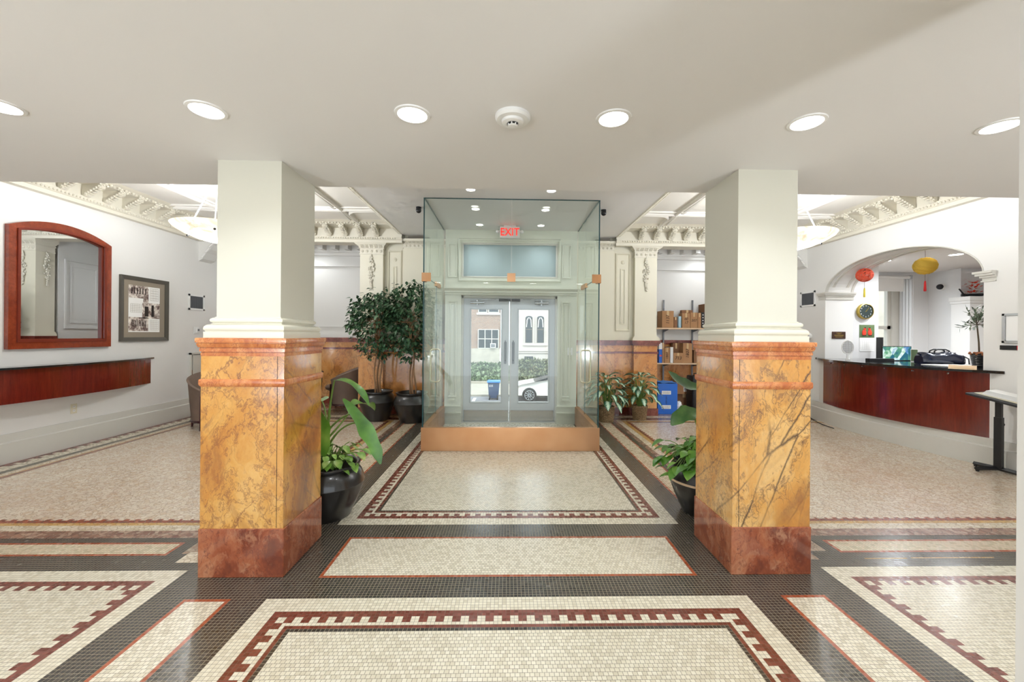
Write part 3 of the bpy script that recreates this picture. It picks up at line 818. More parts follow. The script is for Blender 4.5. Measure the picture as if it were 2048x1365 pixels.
box(bm, -12, -.6, 31, 34, .36, 8); bo('wall', bm, 'brick', t, L1)
bm = B(); box(bm, -12, -.6, 30.9, 31.0, GZ, .36); bo('base_wall', bm, 'stucco', t, L1, label='pale stucco base wall')
for xa, xb, za, zb in ((-2.25, -.72, .38, 1.8), (-2.25, -1.62, 3.1, 4.6), (-1.48, -.72, 3.1, 4.6)):
    bm = B(); box(bm, xa, xb, 30.93, 31.0, za, zb); w = bo('window', bm, 'window_dark', t, L1)
    bm = B(); n = 3 if za < 1 else 1
    for k in range(n+1):
        x = xa+(xb-xa)*k/n; box(bm, x-.03, x+.03, 30.88, 30.93, za, zb)
    for z in (za, (za+zb)/2, zb): box(bm, xa, xb, 30.88, 30.93, z-.03, z+.03)
    bo('window_frame', bm, 'trim_grey', w, (0, 0, 0)); w.children[0].location = (0, 0, 0)
    for vtx in w.children[0].data.vertices: vtx.co -= Vector(L1)
bm = B(); box(bm, -1.33, -.92, 30.7, 30.93, .42, .76); ac = bo('air_conditioner', bm, 'white_plastic', t, L1)
bm = B(); box(bm, -1.28, -.97, 30.69, 30.70, .47, .71); bo('grille', bm, 'grey_metal', ac, L1)
bm = B(); box(bm, -2.4, -.6, 30.9, 31, 2.92, 3.08); bo('window_sill', bm, 'stone_white', t, L1)
L2 = (4, 31, GZ)
t = thing('pale_building', 'pale rendered building with two tall arched windows across the street', 'building', L2)
bm = B(); box(bm, .35, 14, 30.6, 34, GZ, 8); bo('wall', bm, 'stone_white', t, L2)
bm = B(); box(bm, .35, 14, 30.5, 30.6, .2, .42); box(bm, .35, 14, 30.52, 30.6, .05, .12); bo('string_course', bm, 'stone_white', t, L2)
def archpts(xa, xb, za, zb, n=10):
    r = (xb-xa)/2; h = .16
    return [(xa, za), (xb, za)] + [((xa+xb)/2+r*math.cos(PI*k/n), zb-h+h*math.sin(PI*k/n)) for k in range(n+1)]
for xa in (1.3, 2.17):
    bm = B(); prism(bm, archpts(xa-.12, xa+.65, .72, 2.98), 'y', 30.54, 30.6); w = bo('window_surround', bm, 'stone_white', t, L2)
    bm = B(); prism(bm, archpts(xa, xa+.53, .84, 2.84), 'y', 30.50, 30.56); bo('pane', bm, 'window_dark', w, L2)
    bm = B(); box(bm, xa, xa+.53, 30.48, 30.5, 1.8, 1.86)
    for q in (xa, xa+.49): box(bm, q, q+.04, 30.48, 30.5, .84, 2.68)
    bo('sash', bm, 'stem_brown', w, L2)
    bm = B()
    for s in (-1, 1): tube(bm, [(xa+.265+s*.03, 30.47, 2.72), (xa+.265+s*.14, 30.47, 2.55), (xa+.265+s*.17, 30.47, 2.2), (xa+.265+s*.18, 30.47, 2.0)], .03, 6)
    bo('curtain', bm, 'paper', w, L2)
bm = B(); box(bm, 1.15, 2.95, 30.48, 30.6, .62, .72); bo('sill', bm, 'stone_white', t, L2)
bm = B(); box(bm, 1.25, 1.9, 30.55, 30.62, -.75, -.2); bo('basement_window', bm, 'window_dark', t, L2)
# hedges
def leafmass(x0, x1, y0, y1, zf, n, rnd, ls=.1):
    bm = B()
    for i in range(n):
        x = rnd.uniform(x0, x1); y = rnd.uniform(y0, y1); z = zf(x, y)+rnd.uniform(-.25, .05)
        a = rnd.uniform(0, 2*PI); b = rnd.uniform(.2, 1.3); l = ls*rnd.uniform(.6, 1.4)
        d = Vector((math.cos(a)*math.cos(b), math.sin(a)*math.cos(b), math.sin(b))); s = d.cross(Vector((0, 0, 1))).normalized()*l*.35
        p = Vector((x, y, z)); quad(bm, [p-s*.3, p+d*l*.5-s, p+d*l, p+d*l*.5+s])
    return bm
def leafcol(name, a, b, c, sc=8, rough=.4):
    t = NT(name); n = t.noise(t.obj(), sc, 3)[0]; t.set(base=t.ramp(n, [(.3, lin(a)), (.5, lin(b)), (.7, lin(c))]), rough=rough); M[name] = t.m
leafcol('hedge_leaf', (64, 84, 52), (104, 124, 84), (150, 168, 130), 2)
leafcol('hedge_dark', (70, 74, 44), (96, 104, 62), (128, 120, 84), 2)
rnd = random.Random(11)
for nm, x0, x1, h0, h1, mt, lab in (('hedge', -5, .2, -1.6, -.75, 'hedge_leaf', 'grey-green sloping hedge in front of the brick building'),
                                ('hedge', .3, 7, -1.6, -.45, 'hedge_dark', 'dark brownish hedge in front of the pale building')):
    zf = lambda x, y, h0=h0, h1=h1: h0+(h1-h0)*(y-26.5)/3.9
    bm = leafmass(x0+.2, x1-.2, 26.5, 30.4, zf, 7000, rnd, .2)
    prism(bm, [(26.5, GZ), (30.45, GZ), (30.45, h1-.1), (26.5, h0-.1)], 'x', x0, x1)
    tag(obj(nm, bm, mt, fix=False), lab, 'hedge')
# wheelie bin
bx = (-.7, 20.7, GZ-.1)
t = thing('wheelie_bin', 'dark blue wheeled rubbish bin on the pavement across the street', 'bin', bx)
bm = B(); v0 = box(bm, -.29, .29, -.3, .3, .08, .86)
for vv in v0[:4]: vv.co.x *= .8; vv.co.y *= .8
obj('body', bm, 'bin_blue', t)
bm = rbox(-.33, .33, -.36, .34, .86, .94, .02); obj('lid', bm, 'blue_plastic_light', t)
for s in (-1, 1):
    bm = B(); tube(bm, [(s*.2-.03, -.3, .12), (s*.2+.03, -.3, .12)], .12, 16); obj('wheel', bm, 'rubber', t)
bm = text_bm('225', .14); xf(bm, TR(-.13, -.30, .70) @ FACE_CAM); obj('number', bm, 'paper', t)
# parked car, seen from its side, nose to the left
t = thing('parked_car', 'white saloon car parked at the kerb across the street', 'car', (2.28, 20.65, GZ-.1)); car = t
bm = B()
prof = [(-2.0, .32), (-2.02, .55), (-1.95, .72), (-1.6, .86), (-.9, .98), (-.35, 1.05), (.35, 1.36), (.9, 1.45), (1.7, 1.44), (2.5, 1.10), (2.8, 1.0), (2.85, .5), (2.75, .30)]
secs = [(-.88, .55, .0), (-.86, 1, .0), (.86, 1, .0), (.88, .55, 0)]
A = []
for yy, k in ((-.80, 1), (-.90, .9), (.90, .9), (.80, 1)):
    A.append([bm.verts.new((x, yy*(1 if z < 1.0 else .8), z)) for x, z in prof])
for i in range(3):
    for j in range(len(prof)): bm.faces.new((A[i][j], A[i][(j+1)%len(prof)], A[i+1][(j+1)%len(prof)], A[i+1][j]))
bm.faces.new(A[0][::-1]); bm.faces.new(A[3])
obj('body', bm, 'car_paint', t, smooth='auto')
bm = B(); prism(bm, [(-.25, 1.06), (.38, 1.31), (.9, 1.40), (1.6, 1.38), (1.9, 1.08)], 'y', -.92, -.70); obj('side_window', bm, 'window_dark', t)
bm = B(); prism(bm, [(-.95, .99), (.42, 1.36), (.36, 1.38), (-.42, 1.055), (-.9, 1.0)], 'y', -.78, .6); obj('windscreen', bm, 'window_dark', t)
bm = rbox(-.12, .12, -1.08, -.88, 1.0, 1.14, .03); obj('wing_mirror', bm, 'car_paint', t, smooth=True)
bm = rbox(-1.98, -1.75, -.91, -.8, .68, .74, .01); obj('indicator_lamp', bm, 'exit_red' if False else 'terracotta', t)
for x in (-1.22, 1.75):
    bm = B(); tube(bm, [(x, -.95, .345), (x, -.70, .345)], .345, 32); w = obj('wheel', bm, 'rubber', t)
    bm = B()
    for k in range(10):
        an = 2*PI*k/10; tube(bm, [(x+.03*math.cos(an), -.965, .345+.03*math.sin(an)), (x+.22*math.cos(an+.12), -.96, .345+.22*math.sin(an+.12))], .016, 6)
    lathe(bm, [(.215, -.01), (.24, -.01), (.24, .01), (.215, .01)], 28)
    for vv in bm.verts[-28*4:]: vv.co = Vector((x+vv.co.x, -.96+vv.co.z, .345+vv.co.y))
    obj('wheel_rim', bm, 'aluminium', w)
PEND, DOWN, BOUNCE, GLOW = 48, 20, 140, 26
# ================================================================== COLUMNS, COUNTER, WALL THINGS, LAMPS
def column(x0, x1, label, mg, mr):
    cx = (x0+x1)/2; hw = (x1-x0)/2; y0, y1 = 2.392, 2.88
    cy = (y0+y1)/2; hd = (y1-y0)/2
    t = thing('column', label, 'column', (cx, cy, 0), 0, None)
    def bx(bm, e, z0, z1, ex=None): box(bm, -hw-e, hw+e, -hd-e, hd+e, z0, z1)
    bm = B(); bx(bm, 0, 0, .283); bmesh.ops.bevel(bm, geom=[e for e in bm.edges], offset=.004, segments=1, affect='EDGES'); obj('plinth', bm, mr, t)
    bm = B(); bx(bm, -.007, .283, 1.107); bx(bm, -.007, 1.148, 1.285)
    jx = (hw-.045)*(1 if x0 < 0 else -1)
    for z0, z1 in ((.285, 1.105), (1.152, 1.283)): box(bm, jx-.0012, jx+.0012, -hd+.0062, -hd+.0069, z0, z1, 1)
    obj('marble_body', bm, [mg, 'ink'], t)
    def ring(prof, name, mat, smooth='auto'):
        bm = B(); path = [(-hw, -hd, 0), (hw, -hd, 0), (hw, hd, 0), (-hw, hd, 0)]
        sweep(bm, path, (0, 0, 1), [(-a, z) for a, z in prof], closed=True); return obj(name, bm, mat, t, smooth=smooth)
    ring([(-.05, 1.105), (-.007, 1.105), (-.001, 1.112), (.0015, 1.12), (.0015, 1.143), (-.002, 1.15), (-.05, 1.152)], 'marble_band', 'marble_orange')
    ring([(-.05, 1.283), (-.006, 1.283), (-.0045, 1.303), (-.008, 1.304), (-.008, 1.308), (-.001, 1.309), (.0, 1.327), (-.003, 1.328), (-.003, 1.332), (.003, 1.334), (.008, 1.346), (.010, 1.356), (.006, 1.357), (.006, 1.360), (.013, 1.361), (.0145, 1.372), (.0145, 1.384), (.011, 1.388), (-.2, 1.39)], 'marble_cap', 'marble_orange')
    ring([(-.2, 1.388), (-.0135, 1.388), (-.0135, 1.424), (-.019, 1.425), (-.019, 1.429), (-.014, 1.434), (-.0125, 1.442), (-.015, 1.454), (-.024, 1.464), (-.036, 1.469), (-.044, 1.474), (-.044, 1.478), (-.037, 1.482), (-.034, 1.490), (-.036, 1.499), (-.045, 1.506), (-.052, 1.507), (-.052, 1.512), (-.2, 1.515)], 'column_base', 'gloss_cream')
    bm = B(); box(bm, -hw+.058, hw-.058, -hd+.058, 2.865-cy, 1.5, 2.45); obj('shaft', bm, 'shaft_paint', t)
    return t
column(-1.781, -1.292, 'square column left of the entrance on a veined golden marble pedestal', 'marble_gold', 'marble_red')
column(1.338, 1.822, 'square column right of the entrance on a veined golden marble pedestal', 'marble_gold_b', 'marble_red')

# ---- curved things built from an arc
def arc(xw, y0, y1, xm, n=24, s=1):
    """points from (xw,y0) to (xw,y1) bulging to xm in the middle"""
    h = abs(xw-xm); c = (y1-y0)/2; Rr = (c*c+h*h)/(2*h); ym = (y0+y1)/2; sg = 1 if xm < xw else -1; P = []
    a = math.asin(c/Rr)
    for i in range(n+1):
        an = -a+2*a*i/n; P.append((xw-sg*(Rr*math.cos(an)-(Rr-h)), ym+Rr*math.sin(an)))
    return P
def arcslab(P, xb, z0, z1):
    bm = B(); prism(bm, P+[(xb, P[-1][1]), (xb, P[0][1])], 'z', z0, z1); return bm
t = thing('reception_counter', 'curved reception counter with mahogany front and black stone top', 'counter', (XR, 5.7, 0))
def co(n, bm, m, **k): xf(bm, TR(-XR, -5.7, 0)); return obj(n, bm, m, t, **k)
bm = arcslab(arc(XR-.001, 4.40, 6.9, 5.20), XR-.0005, .2, 1.03); box(bm, XR-.001, 5.5, 4.485, 6.775, .0, 1.03); co('counter_body', bm, 'wall_paint')
P = arc(XR, 4.40, 6.87, 5.155); Pi = arc(XR+.0, 4.42, 6.85, 5.19)
bm = B(); prism(bm, P+Pi[::-1], 'z', .31, 1.03); co('front_panel', bm, 'mahogany', label='curved mahogany front panel')
bm = B(); sweep(bm, [(x, y, 0) for x, y in arc(XR, 4.40, 7.0, 5.22)], (0, 0, 1), bprof); co('skirting', bm, 'base_paint')
bm = arcslab(arc(XR, 4.28, 6.98, 4.985), 5.36, 1.035, 1.065)
co('stone_top', bm, 'granite', label='black polished stone top')
bm = B(); box(bm, 5.37, 6.28, 4.50, 6.77, 1.035, 1.065); co('inner_top', bm, 'granite')
for yy in (4.75, 5.1, 5.45, 5.8, 6.15, 6.5):
    bm = B(); x = min(P, key=lambda p: abs(p[1]-yy))[0]; cyl(bm, (x-.02, yy, 1.0), (x+.01, yy, 1.0), .009, 10); co('standoff', bm, 'steel')
# left wall shelf
t = thing('console_shelf', 'long bowed mahogany shelf with a black top fixed under the arched mirror', 'shelf', (XL, 4.9, 0))
def so(n, bm, m, **k): xf(bm, TR(-XL, -4.9, 0)); return obj(n, bm, m, t, **k)
bm = B(); P = arc(XL, 3.46, 6.27, -5.19); prism(bm, P+[(XL, P[-1][1]), (XL, P[0][1])], 'z', .65, 1.012); so('front_panel', bm, 'mahogany')
bm = B(); P = arc(XL, 3.40, 6.33, -5.13); prism(bm, P+[(XL, P[-1][1]), (XL, P[0][1])], 'z', 1.013, 1.036); so('shelf_top', bm, 'granite', label='thin black shelf top')

# ---- arched mirror
t = thing('wall_mirror', 'arched mirror in a wide cherry wood frame on the left wall', 'mirror', (XL, 5.04, 1.9))
def mpoly(ins, top=0):
    y0, y1, z0, z1, zc = 4.475+ins, 5.605-ins, 1.22+ins, 2.565-ins*.35, 2.70-ins
    n = 16; P = [(y0, z0), (y1, z0)]
    for k in range(n+1):
        u = 1-2*k/n; P.append(((y0+y1)/2+u*(y1-y0)/2, z1+(zc-z1)*(1-u*u)))
    return P
def ringp(bm, P0, P1, xa, xb):
    n = len(P0)
    V = [[bm.verts.new((x, u-5.04, v-1.9)) for u, v in P] for x, P in ((xa, P0), (xb, P0), (xb, P1), (xa, P1))]
    for i in range(n):
        j = (i+1) % n
        for a in range(4):
            b = (a+1) % 4; bm.faces.new((V[a][i], V[a][j], V[b][j], V[b][i]))
bm = B(); ringp(bm, mpoly(0), mpoly(.092), .002, .045); obj('frame', bm, 'cherry_frame', t)
bm = B(); ringp(bm, mpoly(.075), mpoly(.102), .040, .058); ringp(bm, mpoly(.10), mpoly(.112), .012, .03); obj('inner_moulding', bm, 'frame_red_wood', t)
bm = B(); bm.faces.new([bm.verts.new((.014, u-5.04, v-1.9)) for u, v in mpoly(.095)]); 
bmesh.ops.triangulate(bm, faces=bm.faces[:]); obj('mirror_glass', bm, 'mirror_silver', t)
# ---- framed collage
t = thing('framed_picture', 'grey framed sepia collage of building photographs and plans beside the mirror', 'picture', (XL, 6.15, 1.75))
y0, y1, z0, z1 = 5.755-6.15, 6.55-6.15, 1.285-1.75, 2.215-1.75
def ring_rect(bm, a, b, xa, xb):
    (y0, y1, z0, z1), (Y0, Y1, Z0, Z1) = a, b
    P0 = [(y0, z0), (y1, z0), (y1, z1), (y0, z1)]; P1 = [(Y0, Z0), (Y1, Z0), (Y1, Z1), (Y0, Z1)]
    V = [[bm.verts.new((x, u, v)) for u, v in P] for x, P in ((xa, P0), (xb, P0), (xb*.6+xa*.4, P1), (xa, P1))]
    for i in range(4):
        j = (i+1) % 4
        for k in range(4): bm.faces.new((V[k][i], V[k][j], V[(k+1) % 4][j], V[(k+1) % 4][i]))
bm = B(); ring_rect(bm, (y0, y1, z0, z1), (y0+.055, y1-.055, z0+.055, z1-.055), .002, .035); obj('frame', bm, 'picture_frame', t)
bm = B(); box(bm, .003, .010, y0+.05, y1-.05, z0+.05, z1-.05); obj('mount', bm, 'mat_board', t)
ay0, ay1, az0, az1 = 5.89-6.15, 6.405-6.15, 1.417-1.75, 2.09-1.75
bm = B(); box(bm, .010, .0115, ay0, ay1, az0, az1); ap = obj('print', bm, 'paper', t)
def sepia():
    t = NT('sepia_photo'); n = t.noise(t.obj(), 34, 6, .7)[0]; n2 = t.noise(t.obj(), 9, 3)[0]
    t.set(base=t.ramp(t.math('ADD', t.math('MULTIPLY', n, .6), t.math('MULTIPLY', n2, .4)), [(.38, lin((84, 62, 58))), (.46, lin((140, 120, 112))), (.52, lin((206, 194, 184))), (.62, lin((240, 232, 222)))]), rough=.6); M['sepia_photo'] = t.m
sepia()
w, h = ay1-ay0, az1-az0
def sp(bm, u0, u1, v0, v1, x=.0118): box(bm, .0115, x, ay0+u0*w, ay0+u1*w, az0+v0*h, az0+v1*h)
bm = B(); sp(bm, 0, .60, .73, 1); sp(bm, .42, 1, .30, .64); sp(bm, 0, .62, .02, .32); sp(bm, .45, .62, .62, .95, .0119); obj('sepia_photo', bm, 'sepia_photo', ap)
for (u0, u1, v0, v1) in ((.68, .95, .70, .97), (.68, .95, .04, .27), (.06, .38, .42, .60)):
    bm = B(); n = 5
    for k in range(n+1):
        u = u0+(u1-u0)*k/n; sp(bm, u, u+.006, v0, v1, .0122); vv = v0+(v1-v0)*k/n; sp(bm, u0, u1, vv, vv+.004, .0122)
    obj('plan_drawing', bm, 'mat_board', ap)
# building shapes in the photos
bm = B()
for k in range(9): sp(bm, .10+.052*k, .125+.052*k, .12, .27-.01*(k % 3), .0121)
for k in range(6): sp(bm, .08+.085*k, .11+.085*k, .82, .95, .0121)
sp(bm, .5, .62, .34, .56, .0121); sp(bm, .72, .80, .34, .6, .0121)
obj('building_silhouette', bm, 'ink', ap)
# ---- wall vents
def vent(x, y0, y1, z0, z1, s, label):
    t = thing('wall_vent', label, 'vent', (x, (y0+y1)/2, (z0+z1)/2)); hy, hz = (y1-y0)/2, (z1-z0)/2
    bm = B(); 
    for a, b, c, d in ((-hy, hy, hz-.03, hz), (-hy, hy, -hz, -hz+.03), (-hy, -hy+.03, -hz, hz), (hy-.03, hy, -hz, hz)): box(bm, 0, s*.012, a, b, c, d)
    obj('frame', bm, 'white_plastic', t)
    bm = B(); box(bm, s*.0005, s*.002, -hy+.03, hy-.03, -hz+.03, hz-.03); obj('backing', bm, 'dark_gap', t)
    bm = B(); n = 20
    for k in range(n):
        y = -hy+.035+(2*hy-.07)*(k+.5)/n; box(bm, s*.002, s*.009, y-.003, y+.003, -hz+.03, hz-.03)
    obj('louvre', bm, 'grey_metal', t)
vent(XL, 6.98, 7.335, 1.80, 2.067, 1, 'white framed vent grille with dark louvres on the left wall')
vent(XR, 7.0, 7.36, 1.965, 2.235, -1, 'white framed vent grille with dark louvres on the right wall')
t = thing('thermostat', 'small white thermostat on the left wall near the corner', 'thermostat', (XL, 7.155, 1.45))
bm = rbox(0, .01, -.06, .06, -.06, .06, .004); obj('backplate', bm, 'white_plastic', t)
bm = rbox(.01, .03, -.02, .055, -.035, .04, .004); obj('cover', bm, 'white_plastic', t)
bm = B(); box(bm, .03, .031, .0, .04, -.01, .025); obj('display', bm, 'grey_metal', t)
t = thing('thermostat', 'white round sensor behind the right column on the right wall', 'sensor', (XR, 7.13, 1.44))
bm = B(); tube(bm, [(0, 0, 0), (-.05, 0, 0)], .055, 16); obj('housing', bm, 'white_plastic', t)
bm = B(); tube(bm, [(-.05, 0, 0), (-.07, 0, 0)], .03, 14); obj('dial', bm, 'paper', t)
t = thing('wall_outlet', 'beige double socket low on the left wall under the console shelf', 'outlet', (XL, 5.18, .46))
bm = rbox(0, .007, -.038, .038, -.06, .06, .003); obj('plate', bm, 'beige_plastic', t)
for z in (.024, -.024):
    bm = B(); tube(bm, [(.006, 0, z), (.010, 0, z)], .016, 14); s_ = obj('socket', bm, 'white_plastic', t)
    bm = B(); box(bm, .010, .0105, -.007, -.005, z-.002, z+.008); box(bm, .010, .0105, .005, .007, z-.002, z+.008); obj('slot', bm, 'dark_gap', s_)
t = thing('access_panel', 'pale grey access door with black gap low on the left wall', 'access panel', (XL, 7.3, 0))
bm = B(); 
for a, b, c, d in ((-.3, -.27, .02, 1.07), (.27, .3, .02, 1.07), (-.3, .3, 1.04, 1.07), (-.3, .3, .02, .05)): box(bm, 0, .03, a, b, c, d)
obj('frame', bm, 'base_paint', t)
bm = B(); box(bm, .0005, .004, -.27, .27, .05, 1.04); obj('gap', bm, 'dark_gap', t)
bm = B(); box(bm, .004, .02, -.235, .26, .06, 1.03); obj('door', bm, 'trim_grey', t)
for z in (.35, .7):
    bm = B(); box(bm, .004, .016, -.26, -.235, z, z+.08); obj('hinge', bm, 'steel', t)
t = thing('access_panel', 'narrow dark framed access door on the right wall behind the right column', 'access panel', (XR, 7.33, 0))
bm = B()
for a, b, c, d in ((-.27, -.24, .02, 1.17), (.24, .27, .02, 1.17), (-.27, .27, 1.14, 1.17), (-.27, .27, .02, .05)): box(bm, -.03, 0, a, b, c, d)
obj('frame', bm, 'base_paint', t)
bm = B(); box(bm, -.004, -.0005, -.24, .24, .05, 1.14); obj('gap', bm, 'dark_gap', t)
bm = B(); box(bm, -.02, -.004, -.17, .23, .06, 1.13); obj('door', bm, 'trim_grey', t)
bm = B(); tube(bm, [(XR-.07, 7.0, .007), (5.25, 6.9, .007), (5.17, 6.7, .007), (5.10, 6.5, .007), (5.06, 6.2, .007)], .006, 6)
tag(obj('cable', bm, 'rubber'), 'thin black cable on the floor along the foot of the counter', 'cable')
# ---- things on the right wall near the camera
t = thing('notice_frame', 'slim silver notice frame on the wall right of the counter', 'frame', (XR, 4.05, 1.53))
bm = B(); 
hy, hz = .245, .158
for a, b, c, d in ((-hy, hy, hz-.022, hz), (-hy, hy, -hz, -hz+.022), (-hy, -hy+.022, -hz, hz), (hy-.022, hy, -hz, hz)): box(bm, -.02, 0, a, b, c, d)
obj('frame', bm, 'aluminium', t)
bm = B(); n = 8; P = [( -.004-.010*math.sin(PI*k/n), -hy+.024+(2*hy-.048)*k/n) for k in range(n+1)]
for k in range(n): quad(bm, [(P[k][0], P[k][1], -hz+.024), (P[k+1][0], P[k+1][1], -hz+.024), (P[k+1][0], P[k+1][1], hz-.024), (P[k][0], P[k][1], hz-.024)])
obj('paper', bm, 'paper', t, smooth=True)
t = thing('door_sign', 'black and red strip sign under the silver notice frame', 'sign', (XR, 4.07, 1.322))
bm = B(); box(bm, -.008, 0, -.25, .25, -.024, .024); obj('plate', bm, 'black_plastic', t)
bm = B(); box(bm, -.009, -.008, -.25, .10, -.022, .022); rp = obj('red_panel', bm, 'sign_red', t, label='red half of the strip sign')
bm = text_bm('PULL', .03, .0004); xf(bm, TR(-.0095, .05, 0) @ RZ(-PI/2) @ FACE_CAM); obj('lettering', bm, 'paper', rp)
# ---- arch mouldings
def capmould(y0, y1, xf_, side, label='trim_impost'):
    bm = B()
    for z0, z1, d in ((2.055, 2.07, .012), (2.07, 2.10, .004), (2.10, 2.125, .02), (2.125, 2.15, .045), (2.15, 2.175, .06)):
        if side < 0: box(bm, XR-d, 5.85, y0, y1+d, z0, z1)     # near jamb: y0..y1 on the face, returns into the opening
        else: box(bm, XR-d, 5.85, y0-d, y1, z0, z1)
    struct(label, bm, 'trim_grey')
capmould(4.36, 4.49, XR, -1); capmould(6.77, 6.92, XR, 1)
# outline moulding on the wall around the arch and coffer inside it
PA = [(AC-AR*math.cos(PI*i/32), AZ+AH*math.sin(PI*i/32)) for i in range(33)]
bm = B()
def arcstrip(bm, xa, xb, off, thick):
    for i in range(3, 30) if off > .01 else range(32):
        (a, b), (c, d) = PA[i], PA[i+1]
        def q(u, v, o):
            k = math.hypot((u-AC)/AR/AR, (v-AZ)/AH/AH+1e-6); nx, nz = -(u-AC)/AR/AR/k, -(v-AZ+1e-6)/AH/AH/k
            return (u+nx*o, v+nz*o)
        p = [q(a, b, 0), q(c, d, 0), q(c, d, thick), q(a, b, thick)]
        A = [bm.verts.new((xa, u, v)) for u, v in p]; Bq = [bm.verts.new((xb, u, v)) for u, v in p]
        for k in range(4): bm.faces.new((A[k], A[(k+1) % 4], Bq[(k+1) % 4], Bq[k]))
        bm.faces.new(A[::-1]); bm.faces.new(Bq)
arcstrip(bm, XR-.006, XR+.04, 0, .012); arcstrip(bm, XR+.10, XR+.14, .02, .012); arcstrip(bm, XR+.34, XR+.38, .02, .012); arcstrip(bm, XR+.44, XR+.48, 0, .01)
struct('trim_arch', bm, 'trim_grey')

# ================================================================== OFFICE BEHIND THE ARCH
bm = B(); box(bm, 5.85, 6.289, 6.78, 8.2, 0, 2.76); struct('wall_office_left', bm, 'office_paint')
bm = B()
box(bm, 5.85, 6.6, 8.2, 8.7, 0, 2.76); box(bm, 6.6, 8.34, 8.2, 8.7, 0, .6); box(bm, 8.34, 8.66, 8.2, 8.7, 0, 2.76); box(bm, 6.6, 8.34, 8.2, 8.7, 2.70, 2.76)
struct('wall_office_back', bm, 'office_paint')
bm = B(); box(bm, 8.66, 9.9, 7.6, 8.7, 0, 2.76); struct('wall_office_corner', bm, 'office_paint')
bm = B(); box(bm, 9.7, 9.9, 3.3, 7.6, 0, 2.76); struct('wall_office_right', bm, 'office_paint')
bm = B(); box(bm, 5.85, 9.9, 3.1, 3.3, 0, 2.76); struct('wall_office_front', bm, 'office_paint')
bm = B(); box(bm, 5.85, 9.9, 3.1, 8.7, 2.76, 3.0); struct('ceiling', bm, 'ceiling_paint')
bm = B()
for x in (6.62, 8.12): box(bm, x, x+.07, 8.54, 8.62, .62, 2.7)
for z in (.62, 1.60, 2.62): box(bm, 6.6, 8.34, 8.54, 8.62, z, z+.07)
box(bm, 8.19, 8.34, 8.5, 8.55, .6, 2.7)
w = struct('window_2', bm, 'trim_grey')
bm = B(); box(bm, 6.65, 8.3, 8.575, 8.582, .65, 2.65); obj('window_pane', bm, 'door_glass', w)
bm = B()
for k in range(4): box(bm, 8.325, 8.342, 8.22+.07*k, 8.27+.07*k, .62, 2.68)
obj('window_panelling', bm, 'office_paint', w)
bm = B(); box(bm, 6.4, 14, 13, 13.3, -2, 9); tag(obj('neighbouring_wall', bm, 'stucco'), 'pale rendered wall seen through the office window', 'wall')
t = thing('roller_blind', 'white roller blind half lowered over the office window', 'blind', (7.4, 8.2, 2.66))
bm = B(); tube(bm, [(-.8, -.05, 0), (.8, -.05, 0)], .033, 16); obj('roller', bm, 'white_plastic', t, smooth='auto')
bm = B(); box(bm, -.78, .70, -.035, -.03, -.27, 0); box(bm, -.78, .70, -.045, -.02, -.29, -.268); obj('fabric', bm, 'paper', t)
bm = B(); box(bm, .795, .83, -.09, 0, -.04, .04); obj('bracket', bm, 'aluminium', t)
t = thing('cabinet', 'tall white cabinet with ledge in the office corner behind the small tree', 'cabinet', (8.47, 7.28, 0))
bm = B(); box(bm, 0, 1.0, 0, .32, 0, 2.12); obj('body', bm, 'white_plastic', t)
bm = B(); box(bm, -.05, 1.0, -.04, .32, 2.12, 2.19); box(bm, -.025, 1.0, -.02, .32, 2.07, 2.12); obj('ledge', bm, 'white_plastic', t)
t = thing('flower_arrangement', 'red flowers in a low dark dish on the office cabinet', 'flowers', (8.70, 7.42, 2.19))
bm = B(); lathe(bm, [(0, 0), (.08, 0), (.17, .045), (.17, .055), (.1, .03), (0, .03)], 20); obj('dish', bm, 'black_metal', t, smooth=True)
bm = B(); tube(bm, [(-.1, 0, .02), (-.2, 0, .06), (-.28, 0, .15)], .012, 8); obj('handle', bm, 'black_metal', t)
bm = B(); rnd = random.Random(4)
for i in range(90):
    a = rnd.uniform(0, 2*PI); b = rnd.uniform(.1, 1.4); r = rnd.uniform(.05, .24)
    p = Vector((r*math.cos(a)*math.cos(b)*.7, r*math.sin(a)*math.cos(b)*.7, .06+r*math.sin(b)*1.3)); d = Vector((math.cos(a), math.sin(a), rnd.uniform(-.3, .8))).normalized()*.06; s = d.cross(Vector((0, 0, 1))).normalized()*.02
    quad(bm, [p, p+d*.5-s, p+d, p+d*.5+s])
obj('flowers', bm, 'red_flower', t, fix=False)
t = thing('security_camera', 'white dome camera with black lens on the office wall', 'camera', (8.66, 7.93, 2.44))
bm = B(); tube(bm, [(0, 0, 0), (-.06, 0, 0)], .07, 20); obj('housing', bm, 'white_plastic', t)
bm = B(); ball(bm, (-.075, -.02, 0), .055, 16, 10); obj('lens', bm, 'camera_black', t, smooth=True)
